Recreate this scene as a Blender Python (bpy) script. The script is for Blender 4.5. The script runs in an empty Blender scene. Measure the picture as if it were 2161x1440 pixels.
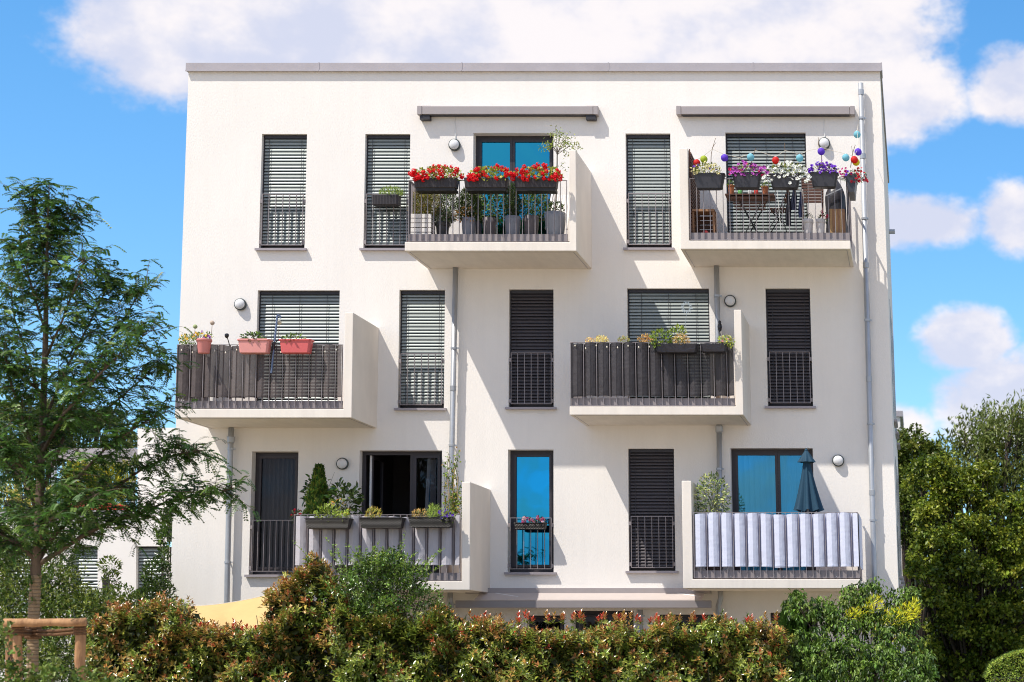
import bpy, math, random
import numpy as np
from mathutils import Vector, Matrix

random.seed(7)
rng = np.random.default_rng(7)
scene = bpy.context.scene
COL = scene.collection
R = math.radians

# ------------------------------------------------------------------ camera
# Facade front is the plane Y = 0; the camera stands in front of it, level, with a shifted lens.
D, FPX, VX, VY, ZC = 33.6, 3965.0, 1945.0, 1375.0, 1.65
cam = bpy.data.cameras.new('camera')
cam_o = bpy.data.objects.new('camera', cam)
COL.objects.link(cam_o)
cam_o.location = (0, -D, ZC)
cam_o.rotation_euler = (R(90), 0, 0)
cam.sensor_width = 36.0
cam.lens = FPX / 2161.0 * 36.0
cam.shift_x = (1080.5 - VX) / 2161.0
cam.shift_y = (VY - 720.0) / 2161.0
cam.clip_start = 0.5
cam.clip_end = 6000
cam.dof.use_dof = True
cam.dof.focus_distance = D - 0.8
cam.dof.aperture_fstop = 1.6
scene.camera = cam_o

# ------------------------------------------------------------------ sun, sky, exposure
SUN = Vector((1.15, 1.0, -2.37)).normalized()          # the way the light travels
sl = bpy.data.lights.new('sun', 'SUN')
sl.energy = 4.3
sl.angle = R(0.53)
sl.color = (1.0, 0.94, 0.85)
sun_o = bpy.data.objects.new('sun', sl)
COL.objects.link(sun_o)
sun_o.rotation_euler = SUN.to_track_quat('-Z', 'Y').to_euler()
sun_o.location = (-20, -20, 40)

world = bpy.data.worlds.new('World')
scene.world = world
world.use_nodes = True
nt = world.node_tree
for n in list(nt.nodes):
    nt.nodes.remove(n)


def wn(t, **kw):
    n = nt.nodes.new(t)
    for k, v in kw.items():
        setattr(n, k, v)
    return n


def wmath(op, a, b=None, clamp=False):
    n = wn('ShaderNodeMath', operation=op)
    n.use_clamp = clamp
    for i, v in enumerate((a, b)):
        if v is None:
            continue
        if isinstance(v, (int, float)):
            n.inputs[i].default_value = v
        else:
            nt.links.new(v, n.inputs[i])
    return n.outputs[0]


out = wn('ShaderNodeOutputWorld')
bg = wn('ShaderNodeBackground')
bg.inputs['Strength'].default_value = 0.13
nt.links.new(bg.outputs[0], out.inputs[0])
sky = wn('ShaderNodeTexSky', sky_type='NISHITA')
sky.sun_disc = False
sky.sun_elevation = math.asin(-SUN.z)
sky.sun_rotation = math.atan2(-SUN.x, -SUN.y)
sky.air_density = 1.0
sky.dust_density = 0.0
sky.ozone_density = 1.6
lift = wn('ShaderNodeVectorMath', operation='ADD')       # haze-free sky: the blue of a slightly higher band reaches lower
lift.inputs[1].default_value = (0, 0, 0.05)
skyvec = wn('ShaderNodeTexCoord')
nt.links.new(skyvec.outputs['Generated'], lift.inputs[0])
norm = wn('ShaderNodeVectorMath', operation='NORMALIZE')
nt.links.new(lift.outputs[0], norm.inputs[0])
nt.links.new(norm.outputs[0], sky.inputs['Vector'])
hs = wn('ShaderNodeHueSaturation')
hs.inputs['Saturation'].default_value = 1.32
hs.inputs['Hue'].default_value = 0.497
hs.inputs['Value'].default_value = 1.3
nt.links.new(sky.outputs[0], hs.inputs['Color'])
tc = wn('ShaderNodeTexCoord')
DIR = tc.outputs['Generated']
mp = wn('ShaderNodeMapping')
mp.inputs['Scale'].default_value = (1.0, 1.0, 1.5)
nt.links.new(DIR, mp.inputs['Vector'])


def wnoise(scale, detail, rough, off=0.0, shift=(0, 0, 0)):
    n = wn('ShaderNodeTexNoise')
    n.inputs['Scale'].default_value = scale
    n.inputs['Detail'].default_value = detail
    n.inputs['Roughness'].default_value = rough
    a = wn('ShaderNodeVectorMath', operation='ADD')
    a.inputs[1].default_value = (off + shift[0], off * 1.7 + shift[1], off * 0.6 + shift[2])
    nt.links.new(mp.outputs[0], a.inputs[0])
    nt.links.new(a.outputs[0], n.inputs['Vector'])
    return n.outputs['Fac']


def blob(px, py, rx, ry, gain):
    # a bank of cloud in a fixed direction of the sky (elliptical, in radians)
    d = Vector(((px - VX) / FPX, 1.0, (VY - py) / FPX)).normalized()
    s = wn('ShaderNodeVectorMath', operation='SUBTRACT')
    nt.links.new(DIR, s.inputs[0])
    s.inputs[1].default_value = d
    m = wn('ShaderNodeVectorMath', operation='MULTIPLY')
    nt.links.new(s.outputs[0], m.inputs[0])
    m.inputs[1].default_value = (FPX / rx, FPX / max(rx, ry), FPX / ry)
    l = wn('ShaderNodeVectorMath', operation='LENGTH')
    nt.links.new(m.outputs[0], l.inputs[0])
    v = wmath('SUBTRACT', 1.0, l.outputs['Value'])
    v = wmath('MAXIMUM', v, -0.6)
    return wmath('MULTIPLY', v, gain)


field = None
for b in [(365, 70, 215, 150, 1.0), (660, 10, 400, 250, 1.15), (1060, -20, 520, 260, 1.2),
          (1500, -10, 420, 250, 1.2), (1800, 90, 210, 190, 1.1), (1900, 200, 170, 110, 0.9),
          (2150, 190, 130, 90, 1.0), (1930, 470, 190, 65, 0.9), (2140, 465, 95, 85, 0.85),
          (2040, 720, 110, 80, 0.85), (2130, 850, 200, 120, 0.85), (1880, 900, 120, 70, 0.6)]:
    v = blob(*b)
    field = v if field is None else wmath('MAXIMUM', field, v)
# the rest of the sky: scattered banks of the same kind
wide = wmath('MULTIPLY', wmath('SUBTRACT', wnoise(2.6, 2.0, 0.5, 3.1), 0.42), 3.2)
here = blob(1000, 700, 1900, 1500, 1.0)                # the stretch of sky whose banks are listed above
here = wmath('MULTIPLY', wmath('ADD', here, 0.25), 3.0, True)
wide = wmath('SUBTRACT', wide, wmath('MULTIPLY', here, 2.2))
field = wmath('MAXIMUM', field, wide)
fine = wnoise(13.0, 9.0, 0.64, 0.7)
dens = wmath('ADD', wmath('MULTIPLY', wmath('SUBTRACT', fine, 0.5), 3.6), wmath('MULTIPLY', field, 2.3))
ramp = wn('ShaderNodeMapRange', interpolation_type='SMOOTHSTEP')
ramp.inputs['From Min'].default_value = -0.06
ramp.inputs['From Max'].default_value = 0.78
nt.links.new(dens, ramp.inputs['Value'])
# self-shading: the puffs are bright on the side turned to the sun and dusky on the other
toward = wnoise(13.0, 5.0, 0.55, 0.7, (-0.016, -0.010, 0.026))
lit = wmath('MULTIPLY', wmath('SUBTRACT', toward, fine), 3.4)
base = wmath('MULTIPLY', wmath('SUBTRACT', wnoise(7.0, 3.0, 0.5, 5.5), 0.47), 2.6)
thick = wn('ShaderNodeMapRange', interpolation_type='SMOOTHSTEP')
thick.inputs['From Min'].default_value = -0.45
thick.inputs['From Max'].default_value = 0.65
nt.links.new(wmath('ADD', lit, base), thick.inputs['Value'])
cc = wn('ShaderNodeMix', data_type='RGBA')
cc.inputs['A'].default_value = (6.3, 5.9, 5.85, 1)
cc.inputs['B'].default_value = (4.3, 4.45, 5.35, 1)
nt.links.new(thick.outputs[0], cc.inputs['Factor'])
mx = wn('ShaderNodeMix', data_type='RGBA')
nt.links.new(wmath('MULTIPLY', ramp.outputs[0], 0.94), mx.inputs['Factor'])
nt.links.new(hs.outputs[0], mx.inputs['A'])
nt.links.new(cc.outputs['Result'], mx.inputs['B'])
nt.links.new(mx.outputs['Result'], bg.inputs['Color'])

scene.view_settings.view_transform = 'Standard'
scene.view_settings.look = 'None'
scene.view_settings.exposure = 0.36
scene.view_settings.gamma = 1.0
scene.cycles.use_denoising = True
scene.cycles.filter_width = 1.05
scene.cycles.max_bounces = 6
scene.cycles.transparent_max_bounces = 12
scene.cycles.sample_clamp_indirect = 6.0

# ------------------------------------------------------------------ measuring
# The house narrows very slightly towards its roof: built upright, then battered at the end.
XB, ZB, KB = (1130.0 - VX) / (FPX / D), 7.2, 0.005617


def batter(z):
    return 1.0 + KB * (ZB - z)


def Q(px, py, y=0.0):
    s = FPX / (D + y)
    return Vector(((px - VX) / s, y, ZC + (VY - py) / s))


def P(px, py, y=0.0):
    v = Q(px, py, y)
    return Vector((XB + (v.x - XB) / batter(v.z), v.y, v.z))


def ppm(y=0.0):
    return FPX / (D + y)


# ------------------------------------------------------------------ materials
MATS = {}


def mat(name, col=(0.5, 0.5, 0.5), rough=0.6, metal=0.0, var=0.0, vscale=6.0, bump=0.0, bscale=60.0, spec=0.5,
        transl=0.0, alpha=1.0, stretch=None, col2=None, sheen=0.0, emit=None, attr=False, isl=0.0, coat=0.0):
    if name in MATS:
        return MATS[name]
    m = bpy.data.materials.new(name)
    m.use_nodes = True
    t = m.node_tree
    bs = t.nodes['Principled BSDF']
    bs.inputs['Roughness'].default_value = rough
    bs.inputs['Metallic'].default_value = metal
    bs.inputs['Specular IOR Level'].default_value = spec
    if coat:
        bs.inputs['Coat Weight'].default_value = coat
    src = None
    if attr:
        a = t.nodes.new('ShaderNodeVertexColor')
        a.layer_name = 'tint'
        src = a.outputs['Color']
    tcn = t.nodes.new('ShaderNodeTexCoord')
    vec = tcn.outputs['Object']
    if stretch:
        mpn = t.nodes.new('ShaderNodeMapping')
        mpn.inputs['Scale'].default_value = stretch
        t.links.new(vec, mpn.inputs['Vector'])
        vec = mpn.outputs[0]
    c4 = tuple(col) + (1,)
    if var or col2:
        nz = t.nodes.new('ShaderNodeTexNoise')
        nz.inputs['Scale'].default_value = vscale
        nz.inputs['Detail'].default_value = 6
        nz.inputs['Roughness'].default_value = 0.6
        t.links.new(vec, nz.inputs['Vector'])
        mr = t.nodes.new('ShaderNodeMapRange')
        mr.inputs['From Min'].default_value = 0.3
        mr.inputs['From Max'].default_value = 0.7
        t.links.new(nz.outputs['Fac'], mr.inputs['Value'])
        mxn = t.nodes.new('ShaderNodeMix')
        mxn.data_type = 'RGBA'
        t.links.new(mr.outputs[0], mxn.inputs['Factor'])
        mxn.inputs['A'].default_value = c4
        mxn.inputs['B'].default_value = tuple(col2) + (1,) if col2 else tuple(min(1, c * (1 - var)) for c in col) + (1,)
        if src is not None:
            mu = t.nodes.new('ShaderNodeMix')
            mu.data_type = 'RGBA'
            mu.blend_type = 'MULTIPLY'
            mu.inputs['Factor'].default_value = 1
            t.links.new(src, mu.inputs['A'])
            t.links.new(mxn.outputs['Result'], mu.inputs['B'])
            src = mu.outputs['Result']
        else:
            src = mxn.outputs['Result']
    if isl:
        g = t.nodes.new('ShaderNodeNewGeometry')
        mr = t.nodes.new('ShaderNodeMapRange')
        mr.inputs['To Min'].default_value = 1 - isl
        mr.inputs['To Max'].default_value = 1 + isl
        t.links.new(g.outputs['Random Per Island'], mr.inputs['Value'])
        mu = t.nodes.new('ShaderNodeVectorMath')
        mu.operation = 'SCALE'
        if src is not None:
            t.links.new(src, mu.inputs[0])
        else:
            mu.inputs[0].default_value = col
        t.links.new(mr.outputs[0], mu.inputs['Scale'])
        src = mu.outputs[0]
    if src is not None:
        t.links.new(src, bs.inputs['Base Color'])
    else:
        bs.inputs['Base Color'].default_value = c4
    if bump:
        nb = t.nodes.new('ShaderNodeTexNoise')
        nb.inputs['Scale'].default_value = bscale
        nb.inputs['Detail'].default_value = 4
        t.links.new(vec, nb.inputs['Vector'])
        bp = t.nodes.new('ShaderNodeBump')
        bp.inputs['Strength'].default_value = bump
        bp.inputs['Distance'].default_value = 0.02
        t.links.new(nb.outputs['Fac'], bp.inputs['Height'])
        t.links.new(bp.outputs[0], bs.inputs['Normal'])
    o = t.nodes['Material Output']
    last = bs.outputs[0]
    if transl:
        tr = t.nodes.new('ShaderNodeBsdfTranslucent')
        if src is not None:
            t.links.new(src, tr.inputs['Color'])
        else:
            tr.inputs['Color'].default_value = c4
        ms = t.nodes.new('ShaderNodeMixShader')
        ms.inputs[0].default_value = transl
        t.links.new(last, ms.inputs[1])
        t.links.new(tr.outputs[0], ms.inputs[2])
        last = ms.outputs[0]
    if alpha < 1:
        tr = t.nodes.new('ShaderNodeBsdfTransparent')
        ms = t.nodes.new('ShaderNodeMixShader')
        ms.inputs[0].default_value = alpha
        t.links.new(tr.outputs[0], ms.inputs[1])
        t.links.new(last, ms.inputs[2])
        last = ms.outputs[0]
    t.links.new(last, o.inputs['Surface'])
    MATS[name] = m
    return m


def glass_mat(name, tint, reflect, through):
    # coated window glass: part mirror, part see-through
    m = bpy.data.materials.new(name)
    m.use_nodes = True
    t = m.node_tree
    t.nodes.remove(t.nodes['Principled BSDF'])
    gl = t.nodes.new('ShaderNodeBsdfGlossy')
    gl.inputs['Color'].default_value = tuple(tint) + (1,)
    gl.inputs['Roughness'].default_value = 0.015
    tr = t.nodes.new('ShaderNodeBsdfTransparent')
    tr.inputs['Color'].default_value = tuple(through) + (1,)
    ms = t.nodes.new('ShaderNodeMixShader')
    ms.inputs[0].default_value = reflect
    nz = t.nodes.new('ShaderNodeTexNoise')
    nz.inputs['Scale'].default_value = 1.2
    tcn = t.nodes.new('ShaderNodeTexCoord')
    t.links.new(tcn.outputs['Object'], nz.inputs['Vector'])
    bp = t.nodes.new('ShaderNodeBump')
    bp.inputs['Strength'].default_value = 0.12
    bp.inputs['Distance'].default_value = 0.02
    t.links.new(nz.outputs['Fac'], bp.inputs['Height'])
    t.links.new(bp.outputs[0], gl.inputs['Normal'])
    t.links.new(tr.outputs[0], ms.inputs[1])
    t.links.new(gl.outputs[0], ms.inputs[2])
    t.links.new(ms.outputs[0], t.nodes['Material Output'].inputs['Surface'])
    MATS[name] = m
    return m


# ------------------------------------------------------------------ mesh collecting
class MB:
    def __init__(self):
        self.v, self.f, self.m, self.k = [], [], [], 0

    def add(self, vs, fs):
        b = len(self.v)
        self.v += [tuple(v) for v in vs]
        self.f += [tuple(b + i for i in f) for f in fs]
        self.m += [self.k] * len(fs)
        return self

    def box(self, x0, x1, y0, y1, z0, z1):
        if x0 > x1: x0, x1 = x1, x0
        if y0 > y1: y0, y1 = y1, y0
        if z0 > z1: z0, z1 = z1, z0
        return self.add([(x0, y0, z0), (x1, y0, z0), (x1, y1, z0), (x0, y1, z0), (x0, y0, z1), (x1, y0, z1), (x1, y1, z1), (x0, y1, z1)],
                        [(0, 3, 2, 1), (4, 5, 6, 7), (0, 1, 5, 4), (1, 2, 6, 5), (2, 3, 7, 6), (3, 0, 4, 7)])

    def bevbox(self, x0, x1, y0, y1, z0, z1, b=0.01):
        # box with chamfered upright and front edges (octagon section, extruded in z, with chamfered top)
        def ring(i, z):
            return [(x0 + b + i, y0 + i, z), (x1 - b - i, y0 + i, z), (x1 - i, y0 + b + i, z), (x1 - i, y1 - b - i, z),
                    (x1 - b - i, y1 - i, z), (x0 + b + i, y1 - i, z), (x0 + i, y1 - b - i, z), (x0 + i, y0 + b + i, z)]
        vs = ring(b, z0) + ring(0, z0 + b) + ring(0, z1 - b) + ring(b, z1)
        fs = [tuple(range(7, -1, -1)), tuple(range(24, 32))]
        for r in range(3):
            for i in range(8):
                j = (i + 1) % 8
                fs.append((r * 8 + i, r * 8 + j, r * 8 + 8 + j, r * 8 + 8 + i))
        return self.add(vs, fs)

    def beam(self, a, b, w, h, up=(0, 0, 1)):
        a, b = Vector(a), Vector(b)
        d = (b - a).normalized()
        s = d.cross(Vector(up))
        if s.length < 1e-4:
            s = d.cross(Vector((0, 1, 0)))
        s.normalize()
        u = s.cross(d)
        vs = []
        for p in (a, b):
            for q, r in ((-1, -1), (1, -1), (1, 1), (-1, 1)):
                vs.append(p + s * q * w / 2 + u * r * h / 2)
        return self.add(vs, [(3, 2, 1, 0), (4, 5, 6, 7), (0, 1, 5, 4), (1, 2, 6, 5), (2, 3, 7, 6), (3, 0, 4, 7)])

    def tube(self, pts, rad, n=8, cap=True):
        pts = [Vector(p) for p in pts]
        if not isinstance(rad, (list, tuple)):
            rad = [rad] * len(pts)
        b = len(self.v)
        prev = None
        for i, p in enumerate(pts):
            d = (pts[min(i + 1, len(pts) - 1)] - pts[max(i - 1, 0)])
            d = d.normalized() if d.length > 1e-9 else Vector((0, 0, 1))
            if prev is None:
                s = d.cross(Vector((0, 0, 1)))
                if s.length < 0.05:
                    s = d.cross(Vector((0, 1, 0)))
            else:
                s = prev - d * prev.dot(d)
            s.normalize()
            prev = s
            u = d.cross(s)
            for k in range(n):
                a = 2 * math.pi * k / n
                self.v.append(tuple(p + (s * math.cos(a) + u * math.sin(a)) * rad[i]))
        fs = []
        for i in range(len(pts) - 1):
            for k in range(n):
                j = (k + 1) % n
                fs.append((b + i * n + k, b + i * n + j, b + (i + 1) * n + j, b + (i + 1) * n + k))
        if cap:
            fs.append(tuple(b + k for k in range(n - 1, -1, -1)))
            fs.append(tuple(b + (len(pts) - 1) * n + k for k in range(n)))
        self.f += fs
        self.m += [self.k] * len(fs)
        return self

    def lathe(self, c, prof, n=16, axis='Z', cap0=True, cap1=True):
        c = Vector(c)
        b = len(self.v)
        for r, h in prof:
            for k in range(n):
                a = 2 * math.pi * k / n
                if axis == 'Z':
                    o = Vector((r * math.cos(a), r * math.sin(a), h))
                else:                                  # towards the viewer (-Y)
                    o = Vector((r * math.cos(a), -h, r * math.sin(a)))
                self.v.append(tuple(c + o))
        fs = []
        for i in range(len(prof) - 1):
            for k in range(n):
                j = (k + 1) % n
                fs.append((b + i * n + k, b + i * n + j, b + (i + 1) * n + j, b + (i + 1) * n + k))
        if cap0:
            fs.append(tuple(b + k for k in range(n - 1, -1, -1)))
        if cap1:
            fs.append(tuple(b + (len(prof) - 1) * n + k for k in range(n)))
        self.f += fs
        self.m += [self.k] * len(fs)
        return self

    def ball(self, c, r, n=10, m=6, squash=1.0):
        prof = [(max(1e-4, r * math.sin(math.pi * i / m)), -r * squash * math.cos(math.pi * i / m)) for i in range(m + 1)]
        return self.lathe(c, prof, n)

    def grid(self, fn, nu, nv):
        vs = [fn(i / nu, j / nv) for j in range(nv + 1) for i in range(nu + 1)]
        fs = [(j * (nu + 1) + i, j * (nu + 1) + i + 1, (j + 1) * (nu + 1) + i + 1, (j + 1) * (nu + 1) + i) for j in range(nv) for i in range(nu)]
        return self.add(vs, fs)

    def build(self, name, mats, parent=None, smooth=False, origin=None):
        if not isinstance(mats, (list, tuple)):
            mats = [mats]
        o3 = origin if origin is not None else (world_loc(parent) if parent else Vector((0, 0, 0)))
        me = bpy.data.meshes.new(name)
        me.from_pydata([(v[0] - o3[0], v[1] - o3[1], v[2] - o3[2]) for v in self.v], [], self.f)
        for m in mats:
            me.materials.append(m)
        if len(mats) > 1:
            me.polygons.foreach_set('material_index', self.m)
        if smooth:
            me.polygons.foreach_set('use_smooth', [True] * len(me.polygons))
        me.update()
        return link(name, me, parent, Vector(o3) - (world_loc(parent) if parent else Vector((0, 0, 0))))


WLOC = {}


def world_loc(o):
    v = Vector((0, 0, 0))
    while o is not None:
        v += o.location
        o = o.parent
    return v


ON_HOUSE = []          # things fixed to or standing on the house, battered with it at the end
FLAG = {'house': False}


def link(name, me, parent=None, loc=(0, 0, 0)):
    o = bpy.data.objects.new(name, me)
    COL.objects.link(o)
    o.location = loc
    if parent is not None:
        o.parent = parent
    elif FLAG['house']:
        ON_HOUSE.append(o)
    return o


def tag(o, label, cat, group=None):
    o['label'] = label
    o['category'] = cat
    if group:
        o['group'] = group
    return o


def thing(name, label, cat, loc, group=None):
    return tag(link(name, None, None, loc), label, cat, group)


def struct(o):
    o['kind'] = 'structure'
    return o


# ------------------------------------------------------------------ leaves
LEAF_GAIN = np.array([2.0, 1.75, 1.05])
def leaf_mesh(name, pos, axis, nrm, ln, wd, col, mats, fold=0.18, parent=None, origin=None, six=False):
    """many small folded leaves as one mesh: pos base point, axis long direction, nrm rough face direction"""
    pos = np.asarray(pos, float)
    n = len(pos)
    axis = np.asarray(axis, float)
    axis = axis / np.maximum(1e-9, np.linalg.norm(axis, axis=1, keepdims=True))
    side = np.cross(axis, np.asarray(nrm, float))
    side = side / np.maximum(1e-9, np.linalg.norm(side, axis=1, keepdims=True))
    up = np.cross(side, axis)
    ln = np.broadcast_to(np.asarray(ln, float), (n,))[:, None]
    wd = np.broadcast_to(np.asarray(wd, float), (n,))[:, None]
    if six:
        k = 6
        V = np.stack([pos, pos + axis * ln * .32 - side * wd * .46 + up * wd * fold, pos + axis * ln * .70 - side * wd * .36 + up * wd * fold * .6 - up * ln * .04,
                      pos + axis * ln - up * ln * .16, pos + axis * ln * .70 + side * wd * .36 + up * wd * fold * .6 - up * ln * .04, pos + axis * ln * .32 + side * wd * .46 + up * wd * fold], 1)
        F = np.array([[0, 1, 2, 3], [0, 3, 4, 5]])
    else:
        k = 4
        mid = pos + axis * ln * .45
        V = np.stack([pos, mid - side * wd * .5 + up * wd * fold, pos + axis * ln - up * ln * .10, mid + side * wd * .5 + up * wd * fold], 1)
        F = np.array([[0, 1, 2], [0, 2, 3]])
    o3 = np.array(origin if origin is not None else (world_loc(parent) if parent else (0, 0, 0)), float)
    V = (V - o3).reshape(-1, 3)
    idx = (np.arange(n)[:, None, None] * k + F[None]).reshape(-1)
    fs = F.shape[1]
    nf = n * len(F)
    me = bpy.data.meshes.new(name)
    me.vertices.add(len(V))
    me.vertices.foreach_set('co', V.reshape(-1).astype(np.float32))
    me.loops.add(len(idx))
    me.loops.foreach_set('vertex_index', idx.astype(np.int32))
    me.polygons.add(nf)
    me.polygons.foreach_set('loop_start', (np.arange(nf) * fs).astype(np.int32))
    me.update(calc_edges=True)
    ca = me.color_attributes.new('tint', 'FLOAT_COLOR', 'POINT')
    c = np.ones((n, 4))
    c[:, :3] = np.clip(np.asarray(col) * LEAF_GAIN, 0, .9)
    ca.data.foreach_set('color', np.repeat(c, k, axis=0).reshape(-1).astype(np.float32))
    me.materials.append(mats)
    return link(name, me, parent, Vector(o3) - (world_loc(parent) if parent else Vector((0, 0, 0))))


def unit(n):
    v = rng.normal(size=(n, 3))
    return v / np.linalg.norm(v, axis=1, keepdims=True)


def palette(n, cols, w=None, jit=0.12):
    cols = np.array(cols, float)
    i = rng.choice(len(cols), n, p=w)
    c = cols[i] * (1 + rng.normal(size=(n, 1)) * jit) * (1 + rng.normal(size=(n, 3)) * jit * .4)
    return np.clip(c, 0.003, 0.95)


def in_lobe(n, c, r, shell=0.5):
    """points through an ellipsoid, crowded towards its skin; returns points and outward directions"""
    u = unit(n)
    t = rng.random(n) ** (1.0 / (3.0 + 5.0 * shell))
    return np.array(c) + u * t[:, None] * np.array(r), u


LEAF = mat('leaf', rough=0.42, attr=True, isl=0.25, transl=0.28, spec=0.4)
GLOSSY_LEAF = mat('glossy_leaf', rough=0.22, attr=True, isl=0.3, transl=0.16, spec=0.7)
SOFT_LEAF = mat('soft_leaf', rough=0.6, attr=True, isl=0.25, transl=0.35, spec=0.25)

# ================================================================== ground
GROUND = mat('lawn', (0.10, 0.13, 0.045), 0.9, var=0.5, vscale=1.4, bump=0.6, bscale=40)
PAVE = mat('paving', (0.48, 0.385, 0.28), 0.85, var=0.25, vscale=3.0, bump=0.3, bscale=30)
g = MB().add([(-900, -900, 0), (900, -900, 0), (900, 1500, 0), (-900, 1500, 0)], [(0, 1, 2, 3)]).build('ground', GROUND)
struct(g)
g = MB()
for i in range(9):
    for j in range(46):
        x0, y0 = -24 + j * 1.0, -2.35 + i * 0.26
        g.box(x0 + .006, x0 + .994, y0 + .006, y0 + .254, -0.02, 0.012 + 0.004 * ((i * 7 + j * 3) % 3))
struct(g.build('terrace_paving', PAVE))['kind'] = 'structure'
g = MB().box(-120, 120, -130.0, -7.6, -0.2, 0.03)  # unseen pale ground, added wide to bounce warm light onto the facade
struct(g.build('bounce_ground', PAVE))

# ================================================================== the house
PLASTER = mat('plaster', (0.85, 0.81, 0.765), 0.92, var=0.05, vscale=1.3, bump=0.22, bscale=45, stretch=(1.6, 1.0, 0.55), spec=0.2)
CONCRETE = mat('balcony_concrete', (0.82, 0.755, 0.68), 0.85, var=0.09, vscale=2.2, bump=0.08, bscale=70, spec=0.2, stretch=(2.2, 1, 0.7))
ZINC = mat('zinc_sheet', (0.42, 0.385, 0.40), 0.5, metal=0.35, var=0.12, vscale=3.0, bump=0.05, bscale=12)
GALV = mat('galvanised', (0.46, 0.48, 0.51), 0.42, metal=0.45, var=0.22, vscale=5.0, stretch=(1, 1, .5))
ANTH = mat('anthracite_frame', (0.034, 0.028, 0.034), 0.45, var=0.1)
RAIL = mat('railing_steel', (0.33, 0.29, 0.295), 0.45, metal=0.3, var=0.1)
KICK = mat('kick_sheet', (0.29, 0.255, 0.255), 0.5, metal=0.25, var=0.08)
DARK = mat('dark_steel', (0.022, 0.02, 0.026), 0.5)
SLAT = mat('blind_slat', (0.285, 0.315, 0.30), 0.40, metal=0.2, var=0.05)
SLATD = mat('dark_blind_slat', (0.062, 0.054, 0.060), 0.45, metal=0.2, var=0.05)
SILL = mat('sill_sheet', (0.36, 0.32, 0.335), 0.45, metal=0.3, var=0.1)
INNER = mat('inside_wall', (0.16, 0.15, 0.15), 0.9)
WHITE = mat('white_paint', (0.80, 0.79, 0.77), 0.5)
GLASSB = glass_mat('window_glass', (0.025, 0.34, 0.58), 0.74, (0.30, 0.45, 0.55))
GLASSD = glass_mat('clear_glass', (0.85, 0.9, 1.0), 0.022, (0.6, 0.62, 0.66))
GLASSF = glass_mat('bluish_glass', (0.10, 0.44, 0.66), 0.40, (0.45, 0.76, 0.88))



def add_streaks(m, amount):
    # rain streaks and faint blotches of the render coat
    t = m.node_tree
    bs = t.nodes['Principled BSDF']
    src = bs.inputs['Base Color'].links[0].from_socket
    tcn = t.nodes.new('ShaderNodeTexCoord')
    for sc, am, lo, hi in (((9.0, 1.0, .22), amount, .46, .72), ((.7, 1.0, .5), amount * .7, .42, .68), ((34.0, 1.0, .8), amount * .5, .45, .75)):
        mpn = t.nodes.new('ShaderNodeMapping')
        mpn.inputs['Scale'].default_value = sc
        t.links.new(tcn.outputs['Object'], mpn.inputs['Vector'])
        nz = t.nodes.new('ShaderNodeTexNoise')
        nz.inputs['Scale'].default_value = 1.0
        nz.inputs['Detail'].default_value = 5
        t.links.new(mpn.outputs[0], nz.inputs['Vector'])
        mr = t.nodes.new('ShaderNodeMapRange')
        mr.inputs['From Min'].default_value = lo
        mr.inputs['From Max'].default_value = hi
        mr.inputs['To Min'].default_value = 0
        mr.inputs['To Max'].default_value = am
        t.links.new(nz.outputs['Fac'], mr.inputs['Value'])
        mx2 = t.nodes.new('ShaderNodeMix')
        mx2.data_type = 'RGBA'
        t.links.new(mr.outputs[0], mx2.inputs['Factor'])
        t.links.new(src, mx2.inputs['A'])
        mx2.inputs['B'].default_value = (0.42, 0.38, 0.34, 1)
        src = mx2.outputs['Result']
    t.links.new(src, bs.inputs['Base Color'])


add_streaks(PLASTER, .035)
add_streaks(CONCRETE, .09)
FLAG['house'] = True
X0, X1, ZT = P(398, 150).x, P(1857, 150).x, P(0, 150).z
FLOOR = {1: 2.86, 2: 5.83, 3: 8.66}
YB = 8.0

# openings of the facade: key: (left, right, top) measured at the top edge, then bottom (pixel) or storey floor
OPEN = {
    'a1': (553, 648, 283, 525), 'a2': (771, 866, 283, 525), 'a3': (999, 1168, 281, None, 3), 'a4': (1320, 1414.5, 282, 524),
    'a5': (1530.5, 1700, 280, None, 3),
    'b1': (544, 717, 613, None, 2), 'b2': (843, 939, 612, 862), 'b3': (1074, 1168, 611, 860), 'b4': (1323, 1496, 609, None, 2),
    'b5': (1615, 1709, 609, 858),
    'c1': (532, 630, 953, 1213), 'c2': (759, 933, 951, None, 1), 'c3': (1072, 1168, 949, 1208), 'c4': (1325, 1422, 947, 1205),
    'c5': (1541, 1715, 946, None, 1),
    'd1': (1112, 1191, 1299, None, 0), 'd2': (1210, 1337, 1289, None, 0), 'd3': (1388, 1505, 1297, None, 0), 'd4': (1625, 1725, 1293, None, 0),
    'd5': (600, 760, 1297, None, 0), 'd6': (420, 520, 1297, None, 0),
}
RECT = {}
for k, o in OPEN.items():
    zt = P(0, o[2]).z
    zb = P(0, o[3]).z if o[3] else {1: FLOOR[1], 2: FLOOR[2], 3: FLOOR[3], 0: 0.1}[o[4]] + 0.015
    RECT[k] = (P(o[0], o[2]).x, P(o[1], o[2]).x, zb, zt)


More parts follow.
